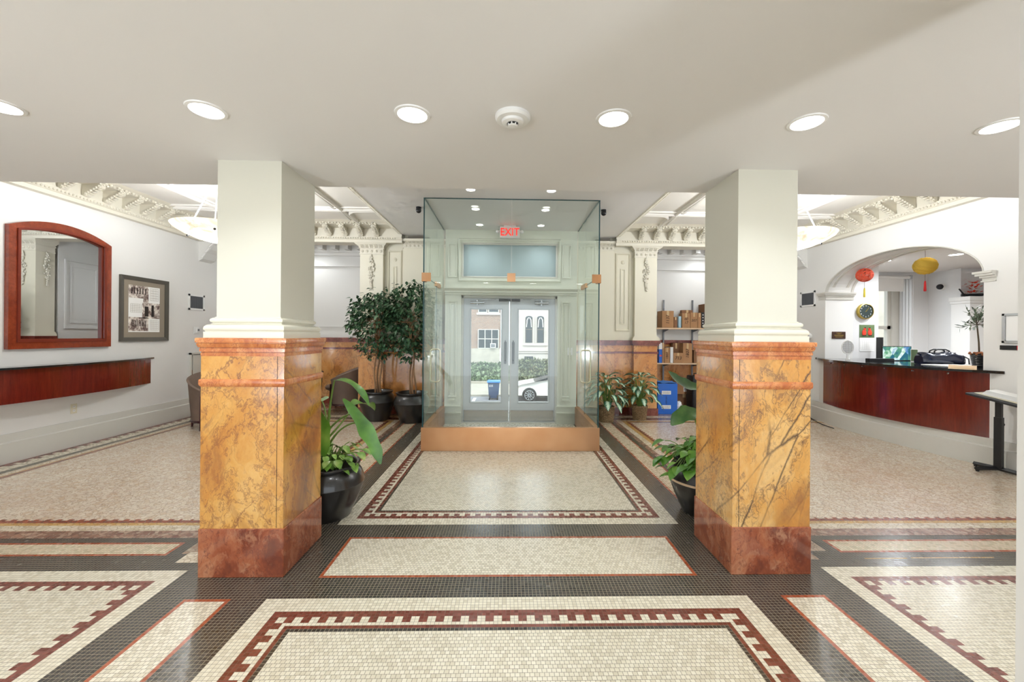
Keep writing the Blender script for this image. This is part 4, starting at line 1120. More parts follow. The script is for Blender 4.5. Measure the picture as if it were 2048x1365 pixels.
# wall clock, calendar, plaque on the jamb wall (Y = 6.78)
YJ = 6.78
t = thing('wall_clock', 'round wall clock with dark face and gold rim above the calendar', 'clock', (6.035, YJ, 1.862))
bm = B(); lathe(bm, [(0, 0), (.132, 0), (.132, .05), (.120, .055), (.120, .04)], 40); xf(bm, FACE_CAM); obj('case', bm, 'gold_rim', t, smooth='auto')
bm = B(); lathe(bm, [(0, .041), (.120, .041)], 40); xf(bm, FACE_CAM); face = obj('clock_face', bm, 'clock_face', t)
for k in range(12):
    an = PI/2-2*PI*(k+1)/12; bm = text_bm(str(k+1), .032, .0004); xf(bm, TR(.093*math.cos(an), -.043, .093*math.sin(an)) @ FACE_CAM); obj('numeral', bm, 'paper', face)
for an, l, wd in ((-.15+PI*.33, .06, .005), (PI*.28, .085, .003)):
    bm = B(); box(bm, -.012, l, -.047, -.044, -wd, wd); xf(bm, Matrix.Rotation(-an, 4, 'Y')); obj('hand', bm, 'gold_rim', t)
t = thing('wall_calendar', 'wall calendar with two red birds above a white month page', 'calendar', (6.09, YJ, 1.385))
bm = B(); box(bm, -.13, .13, -.004, 0, .03, .25); obj('picture_page', bm, 'hedge_leaf', t)
bm = B()
for sx in (-.05, .05):
    ball(bm, (sx, -.006, .115), .045, 14, 8, (.85, .12, 1.2)); ball(bm, (sx*.8, -.008, .18), .024, 12, 7, (1, .2, 1))
b_ = obj('bird_print', bm, 'red_flower', t, smooth=True)
bm = B()
for sx in (-.05, .05):
    box(bm, sx-.03, sx+.03, -.0125, -.011, .06, .075); box(bm, sx*.8-.012, sx*.8+.012, -.0135, -.0125, .19, .205)
obj('bird_dark_print', bm, 'ink', t)  # dark bars printed on the birds
bm = B(); box(bm, -.125, .13, -.005, 0, -.20, .03); pg = obj('month_page', bm, 'paper', t)
bm = B()
for k in range(6): box(bm, -.115, .12, -.0054, -.005, -.17+.03*k, -.169+.03*k)
for k in range(8): box(bm, -.115+.0335*k, -.114+.0335*k, -.0054, -.005, -.17, -.02)
obj('grid_lines', bm, 'mat_board', pg)
t = thing('wall_plaque', 'small dark bronze plaque on the cream wall above the counter', 'plaque', (5.60, YJ, 1.455))
bm = rbox(-.115, .115, -.012, 0, -.06, .06, .003); obj('plate', bm, 'bronze_plaque', t)
bm = B()
for k, w_ in enumerate((.10, .05, .16, .15, .12)): box(bm, -w_/2, w_/2, -.0135, -.012, .035-.017*k, .040-.017*k)
obj('engraved_lines', bm, 'gold_rim', t)
# lanterns
def lantern(loc, rx, rz_, mat, tas, label, drop, cord, n, lat):
    t = thing('paper_lantern', label, 'lantern', loc); rnd = random.Random(int(rx*1000))
    bm = B()
    if lat:
        for k in range(26):
            z = -.93+1.86*k/25; r = math.sqrt(1-z*z)
            tube(bm, [(rx*r*math.cos(2*PI*i/28), rx*r*math.sin(2*PI*i/28), rz_*(z+.03*math.sin(5*2*PI*i/28+k))) for i in range(29)], .0032, 4, False)
        lathe(bm, [(rx*.97*math.sin(PI*i/12), -rz_*.97*math.cos(PI*i/12)) for i in range(13)], 28)
    else:
        for k in range(n):
            ax = Vector((rnd.uniform(-1, 1), rnd.uniform(-1, 1), rnd.uniform(-1, 1))).normalized(); u = ax.orthogonal().normalized(); v = ax.cross(u)
            h = rnd.uniform(-.55, .55); rr = math.sqrt(1-h*h)
            pts = []
            for i in range(25):
                a = 2*PI*i/24; p = ax*h+u*rr*math.cos(a)+v*rr*math.sin(a); pts.append((p.x*rx, p.y*rx, p.z*rz_))
            tube(bm, pts, .004, 4, False)
        lathe(bm, [(rx*.75*math.sin(PI*i/10), -rz_*.75*math.cos(PI*i/10)) for i in range(11)], 20) if False else None
    obj('woven_shade', bm, mat, t, smooth=True)
    bm = B(); cyl(bm, (0, 0, rz_), (0, 0, cord), .002, 6); cyl(bm, (0, 0, -rz_), (0, 0, -rz_-drop), .002, 6); obj('cord', bm, 'stem_brown', t)
    bm = B(); lathe(bm, [(0, 0), (.008, -.004), (.012, -.03), (.016, -.14), (.013, -.15), (0, -.15)], 12, (0, 0, -rz_-drop)); obj('tassel', bm, tas, t, smooth=True)
lantern((5.883, 5.62, 2.437), .132, .118, 'yellow_string', 'red_tassel', 'yellow woven lantern with red tassel hanging in the middle of the arch', .09, .32, 0, True)
lantern((5.705, 6.40, 2.42), .112, .105, 'red_string', 'yellow_tassel', 'red openwork lantern with yellow tassel hanging at the left of the arch', .10, .0, 46, False)
# things on the counter
t = thing('electric_fly_swatter', 'white racket with grey mesh standing on the left end of the counter', 'racket', (5.33, 6.27, 1.065), -.6)
bm = B(); P = [(.072*math.cos(2*PI*i/32), 0, .20+.105*math.sin(2*PI*i/32)) for i in range(33)]; tube(bm, P, .009, 8, False); tube(bm, [(0, 0, .012), (0, 0, .10)], [.022, .016], 10); box(bm, -.03, .03, -.025, .025, 0, .014); obj('frame', bm, 'white_plastic', t, smooth='auto')
bm = B()
for k in range(-6, 7):
    x = k*.0105; h_ = .1*math.sqrt(max(0, 1-(x/.07)**2)); box(bm, x-.002, x+.002, -.001, .001, .20-h_, .20+h_)
for k in range(-9, 10):
    z = k*.0105; h_ = .068*math.sqrt(max(0, 1-(z/.103)**2)); box(bm, -h_, h_, -.001, .001, .2+z-.001, .2+z+.001)
obj('mesh', bm, 'rubber', t)
def screen():
    t = NT('screen'); v = t.node('ShaderNodeTexVoronoi'); t.put(v.inputs['Vector'], t.obj()); v.inputs['Scale'].default_value = 9
    sep = t.node('ShaderNodeSeparateColor'); t.put(sep.inputs[0], v.outputs['Color'])
    n = t.noise(t.obj(), 12, 4)[0]
    c = t.ramp(t.math('ADD', t.math('MULTIPLY', sep.outputs[0], .5), t.math('MULTIPLY', n, .5)), [(.3, lin((20, 90, 110))), (.45, lin((90, 150, 110))), (.55, lin((210, 230, 220))), (.68, lin((70, 120, 170)))])
    t.set(base=(0, 0, 0, 1), em=c, ems=.8, rough=.2); M['screen'] = t.m
screen()
t = thing('computer_monitor', 'wide monitor showing a bright picture behind the counter', 'monitor', (5.96, 6.12, 1.065), .08)
bm = rbox(-.25, .25, -.012, .012, -.0, .225, .004); obj('casing', bm, 'black_plastic', t)
bm = B(); box(bm, -.24, .24, -.0135, -.0125, .012, .215); obj('display', bm, 'screen', t)
bm = B(); box(bm, -.1, .1, -.02, .1, -.0, .008) ; obj('stand', bm, 'black_plastic', t)
t = thing('photo_card', 'small upright card with a bright picture at the right of the monitor', 'card', (6.02, 5.9, 1.065), .1)
bm = B(); box(bm, -.06, .06, -.002, .002, 0, .19); obj('card', bm, 'screen' if False else 'paper', t)
bm = B(); box(bm, -.055, .055, -.003, -.002, .01, .18); obj('picture', bm, 'hedge_leaf', t)
t = thing('keyboard_tray', 'low black bar on the counter in front of the monitor', 'keyboard', (5.58, 5.98, 1.065), .05)
bm = rbox(-.2, .2, -.03, .04, 0, .042, .004); obj('body', bm, 'black_plastic', t)
t = thing('computer_tower', 'dark upright computer case edge at the left of the monitor', 'computer', (6.17, 6.62, 1.065))
bm = rbox(-.02, .015, -.05, .05, 0, .36, .004); obj('case', bm, 'black_plastic', t)
t = thing('duffel_bag', 'dark blue leather holdall lying on the counter beside the window', 'bag', (5.86, 5.40, 1.065), -.12)
bm = B()
secs = []
for i in range(13):
    x = -.26+.52*i/12; e = 1-abs(2*i/12-1)**7*.3; h_ = .155*e+.012*math.sin(i*1.7); wd = .105*e
    ring = []
    for k in range(16):
        a = 2*PI*k/16; cx_, cz_ = math.cos(a), math.sin(a); sx_ = abs(cx_)**.4*(1 if cx_ > 0 else -1); sz_ = abs(cz_)**.45*(1 if cz_ > 0 else -1)
        ring.append(bm.verts.new((x, wd*sx_*(1-.18*max(0, sz_)), h_/2+h_/2*sz_+.01*math.sin(x*22)*max(0, sz_))))
    secs.append(ring)
for i in range(12):
    for k in range(16): bm.faces.new((secs[i][k], secs[i][(k+1) % 16], secs[i+1][(k+1) % 16], secs[i+1][k]))
bm.faces.new(secs[0]); bm.faces.new(secs[-1]); obj('body', bm, 'leather', t, smooth='auto')
for yy in (-.05, .05):
    bm = B(); tube(bm, [(-.10, yy*.8, .13), (-.09, yy*.7, .18), (-.05, yy*.6, .20), (.05, yy*.6, .20), (.09, yy*.7, .18), (.10, yy*.8, .13)], .009, 8); obj('handle', bm, 'black_plastic', t, smooth=True)
bm = B(); tube(bm, [(.24, -.05, .12), (.27, -.10, .08), (.26, -.12, .01)], .008, 6); tube(bm, [(-.22, .0, .12), (-.27, .0, .15)], .012, 6); obj('strap', bm, 'black_plastic', t)
bm = B(); box(bm, -.2, .2, -.006, .006, .150, .158); obj('zip', bm, 'black_metal', t)
bm = B(); box(bm, 5.5, 5.95, 4.95, 5.3, 1.0655, 1.072); tag(obj('paper_sheet', bm, 'paper'), 'white sheets lying on the counter in front of the dark bag', 'paper')
t = thing('desk_nameplate', 'low wooden nameplate block on the right end of the counter', 'nameplate', (5.22, 4.56, 1.065), -.95)
bm = B(); prism(bm, [(-.035, 0), (.035, 0), (.012, .045), (-.004, .045)], 'x', -.11, .11); obj('block', bm, 'light_wood', t)
bm = B(); box(bm, -.09, .09, -.0305, -.0285, .012, .014); obj('engraving', bm, 'gold_rim', t)
# small olive tree
t = thing('potted_olive_tree', 'small olive tree in a black ribbed pot at the right end of the counter', 'plant', (5.80, 4.88, 1.065))
bm = B(); lathe(bm, [(0, 0), (.052, 0), (.058, .01), (.078, .15), (.08, .165), (.074, .165), (.070, .14), (0, .14)], 28)
for k in range(7): lathe(bm, [(.058+.003*k, .012+.02*k), (.064+.003*k, .02+.02*k), (.060+.003*k, .03+.02*k)], 28)
obj('pot', bm, 'black_metal', t, smooth='auto')
bm = B(); rnd = random.Random(6)
for i in range(70):
    a = rnd.uniform(0, 2*PI); r = rnd.uniform(0, .085); ball(bm, (r*math.cos(a), r*math.sin(a), .15+rnd.uniform(0, .03)), rnd.uniform(.008, .016), 6, 4)
obj('bark_mulch', bm, 'dried_flower', t)
bm = B(); tube(bm, [(0, 0, .13), (-.008, 0, .3), (-.03, .0, .5), (-.04, 0, .56)], [.009, .008, .007, .005], 8)
tips = []
for i in range(26):
    a = rnd.uniform(0, 2*PI); b = rnd.uniform(-.25, 1.3); l = rnd.uniform(.1, .23)
    p = Vector((-.035, 0, .52)); d = Vector((math.cos(a)*math.cos(b), math.sin(a)*math.cos(b), math.sin(b))); q = p+d*l
    tube(bm, [p, p+d*l*.5+Vector((0, 0, .01)), q], [.003, .002, .0012], 5); tips.append((p, d, l))
obj('trunk', bm, 'stem_brown', t)
leafcol('olive_leaf', (60, 78, 62), (104, 120, 96), (160, 168, 140), 20)
bm = B()
for p, d, l in tips:
    for k in range(9):
        q = p+d*l*(.3+.75*k/8); e = (d+Vector((rnd.uniform(-1, 1), rnd.uniform(-1, 1), rnd.uniform(-.7, .9)))).normalized()*rnd.uniform(.05, .075); s = e.cross(Vector((rnd.uniform(-1, 1), rnd.uniform(-1, 1), 1))).normalized()*.008
        quad(bm, [q, q+e*.5-s, q+e, q+e*.5+s])
obj('foliage', bm, 'olive_leaf', t, fix=False)
# adjustable stand with ring binder
t = thing('adjustable_table', 'black height-adjustable stand holding an open binder at the counter end', 'table', (5.235, 4.22, 0), .28)
bm = B(); box(bm, -.024, .024, -.03, .03, .02, .58); obj('lower_post', bm, 'black_metal', t)
bm = B(); box(bm, -.018, .018, -.024, .024, .58, .80); obj('upper_post', bm, 'black_metal', t)
bm = B()
for dx, dy in ((-.20, -.10), (.12, -.18)):
    pass
for a, l in ((PI-.35, .23), (-1.7, .22), (1.5, .20)):
    tube(bm, [(0, 0, .035), (l*math.cos(a), l*math.sin(a), .03)], .022, 4)
    lathe(bm, [(0, 0), (.014, 0), (.014, .02), (0, .02)], 10, (l*.93*math.cos(a), l*.93*math.sin(a), -.0))
obj('foot', bm, 'black_metal', t)
bm = B(); tube(bm, [(.018, 0, .50), (.05, 0, .50)], .008, 8); ball(bm, (.06, 0, .50), .02, 12, 8); obj('knob', bm, 'black_plastic', t)
bm = rbox(-.37, .035, -.33, .10, -.012, .012, .006); xf(bm, TR(0, 0, .815) @ Matrix.Rotation(.2, 4, 'X')); obj('tabletop', bm, 'black_plastic', t)
bm = B(); box(bm, -.36, .03, -.33, -.315, .012, .02); xf(bm, TR(0, 0, .815) @ Matrix.Rotation(.2, 4, 'X')); obj('lip', bm, 'black_plastic', t)
bt = thing('ring_binder', 'open ring binder with thick white pages on the black stand', 'binder', (5.235, 4.22, .829), .28)
RB = Matrix.Rotation(.2, 4, 'X')
bm = B(); box(bm, -.30, .035, -.28, .06, .0, .006); xf(bm, RB); obj('cover', bm, 'beige_plastic', bt)
bm = B()
for k in range(13):
    box(bm, -.26+.003*(k % 3), -.06-.003*(k % 2), -.28+.004*(k % 4), .035-.002*k, .006+.0034*k, .0092+.0034*k)
xf(bm, RB @ RZ(.06)); obj('pages', bm, 'paper', bt)
bm = B(); box(bm, -.05, .03, -.27, .04, .006, .022); xf(bm, RB); obj('pages', bm, 'paper', bt)
bm = B()
for y in (-.24, -.18, -.12, -.06, 0):
    tube(bm, [(-.055+.028*math.cos(a_), y, .018+.028*math.sin(a_)) for a_ in [PI*k/8 for k in range(9)]], .0025, 6)
xf(bm, RB); obj('ring', bm, 'brass', bt)

# ================================================================== LAMPS
def downlight(loc, r, mat, label, group, proto=None):
    if proto is not None: return dup(proto, loc, 0, label, group)
    t = thing('recessed_downlight', label, 'ceiling light', loc, 0, group)
    bm = B(); lathe(bm, [(r*1.25, 0), (r*1.22, -.005), (r*1.02, -.007), (r*.98, -.002), (r*.98, .0)], 32); obj('trim_ring', bm, 'white_plastic', t, smooth='auto')
    bm = B(); lathe(bm, [(0, -.001), (r*.99, -.001)], 32); obj('diffuser', bm, mat, t)
    return t
NL = [(-2.308, 'first from the left'), (-1.389, 'second from the left'), (-.451, 'third from the left'), (.487, 'fourth from the left'), (1.409, 'fifth from the left'), (2.35, 'rightmost')]
p = None
for x, wd in NL:
    q = downlight((x, 1.9, 2.44), .066, 'lamp_white', 'round recessed downlight in the low ceiling, '+wd+' of the row of six', 'downlights in the low front ceiling', p)
    p = p or q
pv = None
for i, y in enumerate((4.67, 5.39, 6.16)):
    for x, sd in ((-.44, 'left'), (.485, 'right')):
        q = downlight((x, y, 3.08), .05, 'lamp_vest', 'small recessed downlight in the centre ceiling, %s one of the %s pair' % (sd, ('front', 'middle', 'rear')[i]), 'downlights above the vestibule', pv)
        pv = pv or q
po = None
for (x, y, wd) in ((5.98, 5.55, 'nearest the arch crown'), (6.55, 6.95, 'leftmost, towards the window'), (7.15, 6.35, 'behind the yellow lantern'), (7.3, 5.35, 'farthest right')):
    q = downlight((x, y, 2.76), .085, 'lamp_office', 'round office ceiling light seen through the arch, '+wd, 'office ceiling lights', po)
    po = po or q
# smoke detector
t = thing('smoke_detector', 'round white smoke detector in the middle of the low ceiling', 'smoke detector', (.014, 1.90, 2.44))
bm = B(); lathe(bm, [(0, 0), (.082, 0), (.082, -.012), (.074, -.022), (.055, -.024), (0, -.024)], 40); obj('base', bm, 'white_plastic', t, smooth='auto')
bm = B(); lathe(bm, [(.052, -.024), (.048, -.034), (.03, -.038), (.026, -.036)], 36); lathe(bm, [(0, -.050), (.018, -.048), (.022, -.044), (.0, -.044)], 24); obj('chamber', bm, 'white_plastic', t, smooth='auto')
bm = B(); lathe(bm, [(0, -.036), (.024, -.036), (.020, -.044), (0, -.044)], 24); obj('sensor_gap', bm, 'dark_gap', t)
bm = B()
for k in range(7): an = 2*PI*k/7; box(bm, .021*math.cos(an)-.003, .021*math.cos(an)+.003, .021*math.sin(an)-.003, .021*math.sin(an)+.003, -.046, -.036)
obj('rib', bm, 'white_plastic', t)
# dome cameras
pc = None
for x, lab in ((-1.18, 'black dome camera on the ceiling left of the glass vestibule'), (1.25, 'black dome camera on the ceiling right of the glass vestibule')):
    if pc: dup(pc, (x, 5.36, 3.08), 0, lab, 'black dome cameras'); continue
    t = thing('security_camera', lab, 'camera', (x, 5.36, 3.08), 0, 'black dome cameras'); pc = t
    bm = B(); lathe(bm, [(0, 0), (.035, 0), (.035, -.02), (0, -.02)], 24); obj('mount', bm, 'camera_black', t, smooth='auto')
    bm = B(); ball(bm, (0, -.01, -.045), .036, 16, 10); obj('dome', bm, 'camera_black', t, smooth=True)
# alabaster pendants
def alab():
    t = NT('alabaster'); n = t.noise(t.obj(), 5, 6, .6, 1.0)[0]
    c = t.ramp(n, [(.35, lin((206, 186, 160))), (.5, lin((244, 234, 216))), (.65, lin((252, 246, 236)))])
    t.set(base=c, rough=.35, em=c, ems=.6); M['alabaster'] = t.m
alab()
pp = None
for x, lab in ((-3.47, 'alabaster bowl pendant lamp behind the left column'), (3.50, 'alabaster bowl pendant lamp behind the right column')):
    if pp: dup(pp, (x, 4.95, 2.67), PI, lab, 'alabaster bowl pendants')
    else:
        t = thing('pendant_lamp', lab, 'pendant lamp', (x, 4.95, 2.67), 0, 'alabaster bowl pendants'); pp = t
        bm = B(); lathe(bm, [(.0, -.175), (.10, -.17), (.22, -.14), (.34, -.09), (.43, -.035), (.455, 0), (.445, .003), (.41, -.03), (.32, -.08), (.2, -.125), (0, -.155)], 48); obj('bowl', bm, 'alabaster', t, smooth=True)
        for k in range(3):
            an = PI+.0+2*PI*k/3; bm = B(); cyl(bm, (.36*math.cos(an), .36*math.sin(an), -.03), (.03*math.cos(an), .03*math.sin(an), .60), .008, 8); ball(bm, (.36*math.cos(an), .36*math.sin(an), .0), .022, 10, 6); obj('rod', bm, 'aluminium', t)
            bm = B(); ball(bm, (.36*math.cos(an), .36*math.sin(an), -.092), .014, 8, 6); obj('finial', bm, 'black_metal', t)
        bm = B(); lathe(bm, [(0, .63), (.09, .63), (.09, .615), (.05, .595), (0, .59)], 24); obj('ceiling_rose', bm, 'aluminium', t, smooth='auto')
def light(typ, name, loc, energy, col=(.89, .945, 1), **kw):
    l = bpy.data.lights.new(name, typ); l.energy = energy; l.color = col
    rot = kw.pop('rot', None)
    for k, v_ in kw.items(): setattr(l, k, v_)
    o = bpy.data.objects.new(name, l); COL.objects.link(o); o.location = loc
    if rot: o.rotation_euler = rot
    return o
for x in (-3.47, 3.50):
    light('POINT', 'pendant_bulb', (x, 4.95, 2.74), PEND, shadow_soft_size=.12)
    light('POINT', 'pendant_glow', (x, 4.95, 2.44), GLOW, shadow_soft_size=.04)
for x, _ in NL: light('SPOT', 'down_spot', (x, 1.9, 2.425), DOWN, spot_size=2.3, spot_blend=.8, shadow_soft_size=.06)
for x in (-3.4, -2.0, -.7, .7, 2.0, 3.4):
    for y in (-.6, -2.6): light('SPOT', 'down_spot', (x, y, 2.425), DOWN, spot_size=2.3, spot_blend=.8, shadow_soft_size=.06)  # extra rows added out of view for more light, no fixtures modelled
for y in (4.67, 5.39, 6.16):
    for x in (-.44, .485): light('SPOT', 'down_spot', (x, y, 3.065), DOWN*.5, spot_size=2.2, spot_blend=.8, shadow_soft_size=.05)
for x, y in ((6.35, 5.95), (6.75, 6.9), (7.1, 6.35), (7.3, 5.3), (7.2, 4.2)): light('SPOT', 'down_spot', (x, y, 2.74), DOWN*3.2, spot_size=2.9, spot_blend=.8, shadow_soft_size=.08)
for x in (-3.1, 3.1): light('SPOT', 'bounce_fill', (x, -1.6, .7), BOUNCE, spot_size=2.5, spot_blend=1.0, shadow_soft_size=.25, rot=(math.radians(180-48), 0, 0))  # added unseen fill lights behind the camera, aimed up to lift the low ceiling
for x in (-4.0, 4.0): light('SPOT', 'alcove_fill', (x, 7.95, 3.2), 18, spot_size=2.8, spot_blend=.8, shadow_soft_size=.1)  # added fill without a fixture, brightens each alcove
# ================================================================== PLANTS, POTS, CHAIRS, SHELVING
leafcol('ficus_leaf', (34, 62, 44), (58, 94, 62), (104, 130, 92), 16, .28)
leafcol('lily_leaf', (52, 96, 30), (86, 136, 44), (136, 176, 76), 5, .28)
leafcol('lily_dark', (34, 66, 30), (58, 98, 44), (96, 134, 70), 6, .28)
leafcol('pothos_leaf', (84, 128, 46), (128, 170, 70), (196, 208, 128), 12, .35)
leafcol('weave', (104, 82, 58), (146, 118, 84), (176, 148, 110), 60, .7)
def variegated():
    t = NT('variegated_leaf'); uv = t.node('ShaderNodeUVMap'); s = t.node('ShaderNodeSeparateXYZ'); t.put(s.inputs[0], uv.outputs[0])
    e = t.math('ABSOLUTE', t.math('SUBTRACT', s.outputs[0], .5)); n = t.noise(t.obj(), 45, 3)[0]
    f = t.math('ADD', e, t.math('MULTIPLY', t.math('SUBTRACT', n, .5), .55))
    st = t.math('SINE', t.math('MULTIPLY', t.math('ADD', s.outputs[1], t.math('MULTIPLY', e, -.6)), 34))
    f = t.math('ADD', f, t.math('MULTIPLY', st, .05))
    t.set(base=t.ramp(f, [(.06, lin((206, 220, 196))), (.20, lin((150, 186, 150))), (.32, lin((38, 96, 66))), (.5, lin((22, 66, 46)))]), rough=.3); M['variegated_leaf'] = t.m
variegated()
def blade(bm, base, d, up, L, W, bend=.5, n=8, fold=.25, wave=0, tip=.0, mat=0, ph=0):
    """a leaf blade: starts at base, leaves along d, droops by bend; W half width"""
    uvl = bm.loops.layers.uv.verify()
    d = Vector(d).normalized(); up = Vector(up); s = d.cross(up).normalized(); p = Vector(base); rows = []
    cur = d.copy()
    for i in range(n+1):
        t = i/n
        w = W*(math.sin(PI*min(1, t*.98+.02)**.75)**.8 if 0 < t < 1 else .02)
        nrm = s.cross(cur).normalized()
        wv = wave*math.sin(ph+t*9)
        rows.append((p-s*w+nrm*(fold*w+wv*w), p.copy(), p+s*w+nrm*(fold*w-wv*w), t))
        cur = (cur+Vector((0, 0, -1))*bend/n).normalized()
        p = p+cur*(L/n)
    V = [[bm.verts.new(q) for q in r[:3]] for r in rows]
    for i in range(n):
        for k in range(2):
            f = bm.faces.new((V[i][k], V[i][k+1], V[i+1][k+1], V[i+1][k])); f.material_index = mat; f.smooth = True
            uv = [(k*.5, rows[i][3]), (k*.5+.5, rows[i][3]), (k*.5+.5, rows[i+1][3]), (k*.5, rows[i+1][3])]
            for lp, c in zip(f.loops, uv): lp[uvl].uv = c
def pot_prof(R_, H, rb):
    # squat glazed jar with a rolled rim and a line round the shoulder
    return [(0, 0), (rb, 0), (rb+.005, .006), (rb+(R_-rb)*.55, H*.30), (R_*.985, H*.585), (R_, H*.63), (R_*1.012, H*.645), (R_, H*.665), (R_*.985, H*.72), (R_*.93, H*.82), (R_*.86, H*.885), (R_*.82, H*.91), (R_*.835, H*.935), (R_*.885, H*.965), (R_*.885, H*.99), (R_*.85, H), (R_*.79, H*.985), (R_*.74, H*.93), (R_*.72, H*.86), (0, H*.86)]
plain('pot_glaze', (34, 32, 30), .28, coat=.35, bump=.15, bscale=30, var=.2)
plain('chair_weave', (122, 102, 88), .75, bump=.7, bscale=160, var=.2)
def pot(t, R_, H, rb, name='pot', mat='pot_glaze'):
    bm = B(); lathe(bm, pot_prof(R_, H, rb), 48); o = obj(name, bm, mat, t, smooth='auto')
    bm = B(); lathe(bm, [(0, H*.885), (R_*.735, H*.88)], 24); obj('soil', bm, 'soil', t)
    return o
# ---- ficus trees
def ficus(loc, label, seed, cx, hc, rx, rz_, n, trunks, zc):
    rnd = random.Random(seed); t = thing('ficus_tree', label, 'tree', loc, 0, 'ficus trees in black pots left of the vestibule')
    pot(t, .285, .48, .175)
    bm = B(); ends = []
    for (dx, dy) in trunks:
        P = [(dx, dy, .42)]; ph = rnd.uniform(0, 6)
        for k in range(1, 11): z = .42+k*.13; P.append((dx*(1-.04*k)+.018*math.sin(ph+k*1.1)+cx*k/14, dy+.018*math.cos(ph+k*.9), z))
        tube(bm, P, [.017-.0009*k for k in range(11)], 8); ends.append(P)
    br = []
    for k in range(46):
        P = rnd.choice(ends); a = P[rnd.randint(5, 10)]; an = rnd.uniform(0, 2*PI); el = rnd.uniform(-.3, 1.2); l = rnd.uniform(.16, .42)
        p = Vector(a); m_ = p+Vector((math.cos(an)*math.cos(el), math.sin(an)*math.cos(el), math.sin(el)))*l*.6; q = m_+Vector((math.cos(an), math.sin(an), -.25))*l*.5
        tube(bm, [p, m_, q], [.006, .004, .002], 5); br.append((p, m_, q))
    obj('trunk', bm, 'trunk_bark', t, smooth='auto')
    bm = B(); k = 0
    while k < n:
        u = Vector((rnd.gauss(0, 1), rnd.gauss(0, 1), rnd.gauss(0, 1))).normalized()*(rnd.uniform(.25, 1)**.45)
        # lobed crown: upper ball plus a drooping skirt
        x, y, z = u.x*rx, u.y*rx*.8, u.z*rz_
        if z < -.1 and math.hypot(x, y) > rx*.62 and rnd.random() < .75: continue
        if z < -.6*rz_ and rnd.random() < .35: continue
        c = Vector((x+cx, y, z+zc)); cl = 5
        for j in range(cl):
            p = c+Vector((rnd.uniform(-.05, .05), rnd.uniform(-.05, .05), rnd.uniform(-.05, .05)))
            an = math.atan2(u.y, u.x)+rnd.uniform(-1.2, 1.2); el = rnd.uniform(-1.1, .35)
            d = (math.cos(an)*math.cos(el), math.sin(an)*math.cos(el), math.sin(el))
            blade(bm, p, d, (rnd.uniform(-.4, .4), rnd.uniform(-.4, .4), 1), rnd.uniform(.06, .09), rnd.uniform(.019, .026), .5, 3, .2)
        k += cl
    obj('foliage', bm, 'ficus_leaf', t, fix=False)
    return t
ficus((-2.15, 6.78, 0), 'ficus tree farther from the glass vestibule, left of the pair, twin thin trunks', 3, -.0, 0, .49, .60, 1900, [(-.03, -.02), (.05, .03), (.0, .05)], 1.58)
ficus((-1.55, 6.64, 0), 'ficus tree nearest the glass vestibule, right of the pair', 9, -.02, 0, .46, .66, 1900, [(.02, 0), (-.03, .04), (.05, .02)], 1.62)

# ---- plant beside the left column : tall broad-leaved plant over pothos
def curve(a, b, c, n=8):
    a, b, c = Vector(a), Vector(b), Vector(c); return [a*(1-t)**2+b*2*t*(1-t)+c*t*t for t in [i/n for i in range(n+1)]]
t = thing('potted_plant', 'tall broad-leaved plant with pothos in a black jar beside the left column', 'plant', (-1.40, 3.22, 0))
pot(t, .27, .41, .165)
bm = B(); lb = B(); rnd = random.Random(12)
tube(bm, curve((-.02, -.02, .36), (-.03, 0, .6), (.01, 0, .78)), [.022, .021, .02, .019, .018, .016, .014, .012, .01], 10)
for k in range(8): lathe(bm, [(.021, 0), (.024, .004), (.021, .008)], 10, (-.02+.002*k, -.015, .42+.035*k))
L_ = [((.0, 0, .74), (.05, -.05, 1.0), (.08, -.08, 1.06), (1, -.15, .12), .36, .062, 1.5),
      ((.0, 0, .66), (.14, -.1, .80), (.24, -.14, .82), (.42, -.2, .35), .0, .08, 1.9),
      ((-.01, 0, .70), (-.06, -.08, .92), (-.12, -.1, .96), (-.5, .6, .2), .24, .09, 1.4),
      ((-.01, -.02, .64), (-.10, -.16, .80), (-.13, -.20, .80), (-.05, -.25, -.85), .36, .115, .5),
      ((-.02, 0, .6), (-.05, .1, .8), (-.12, .16, .86), (-.6, .6, .2), .3, .09, 1.2),
      ((.0, .0, .6), (.1, .14, .74), (.12, .18, .82), (.4, .7, .3), .26, .08, 1.3)]
for a, b, c, d, L, W, bd in L_:
    tube(bm, curve(a, b, c), [.009]*3+[.007]*3+[.006]*3, 6)
    if L: blade(lb, c, d, (0, 0, 1), L, W, bd, 12, .3, .12, ph=L*20)
# the long drooping leaf on the right
tube(bm, curve((.01, 0, .55), (.12, -.08, .72), (.26, -.12, .75)), [.009]*3+[.007]*6, 6)
def droop(bm, pts, W, nrm=(.3, -1, .2)):
    n = len(pts)-1; uvl = bm.loops.layers.uv.verify(); V = []
    for i, p in enumerate(pts):
        t_ = i/n; d = (Vector(pts[min(n, i+1)])-Vector(pts[max(0, i-1)])).normalized(); s = d.cross(Vector(nrm)).normalized(); w = W*max(.03, math.sin(PI*(t_*.96+.02))**.7)*(1+.12*math.sin(t_*17)); p = Vector(p); nn = Vector(nrm).normalized()
        V.append([bm.verts.new(p-s*w+nn*w*.25), bm.verts.new(p), bm.verts.new(p+s*w+nn*w*.25)])
    for i in range(n):
        for k in range(2):
            f = bm.faces.new((V[i][k], V[i][k+1], V[i+1][k+1], V[i+1][k])); f.smooth = True
droop(lb, curve((.17, -.14, .93), (.30, -.16, .80), (.36, -.18, .70), 7)[:-1]+curve((.36, -.18, .70), (.44, -.19, .58), (.47, -.2, .46), 8), .052)
droop(lb, curve((-.02, -.16, .84), (.06, -.22, .74), (.07, -.22, .52), 10), .07, (0, -1, .1))
obj('stem', bm, 'stem_green', t, smooth='auto')
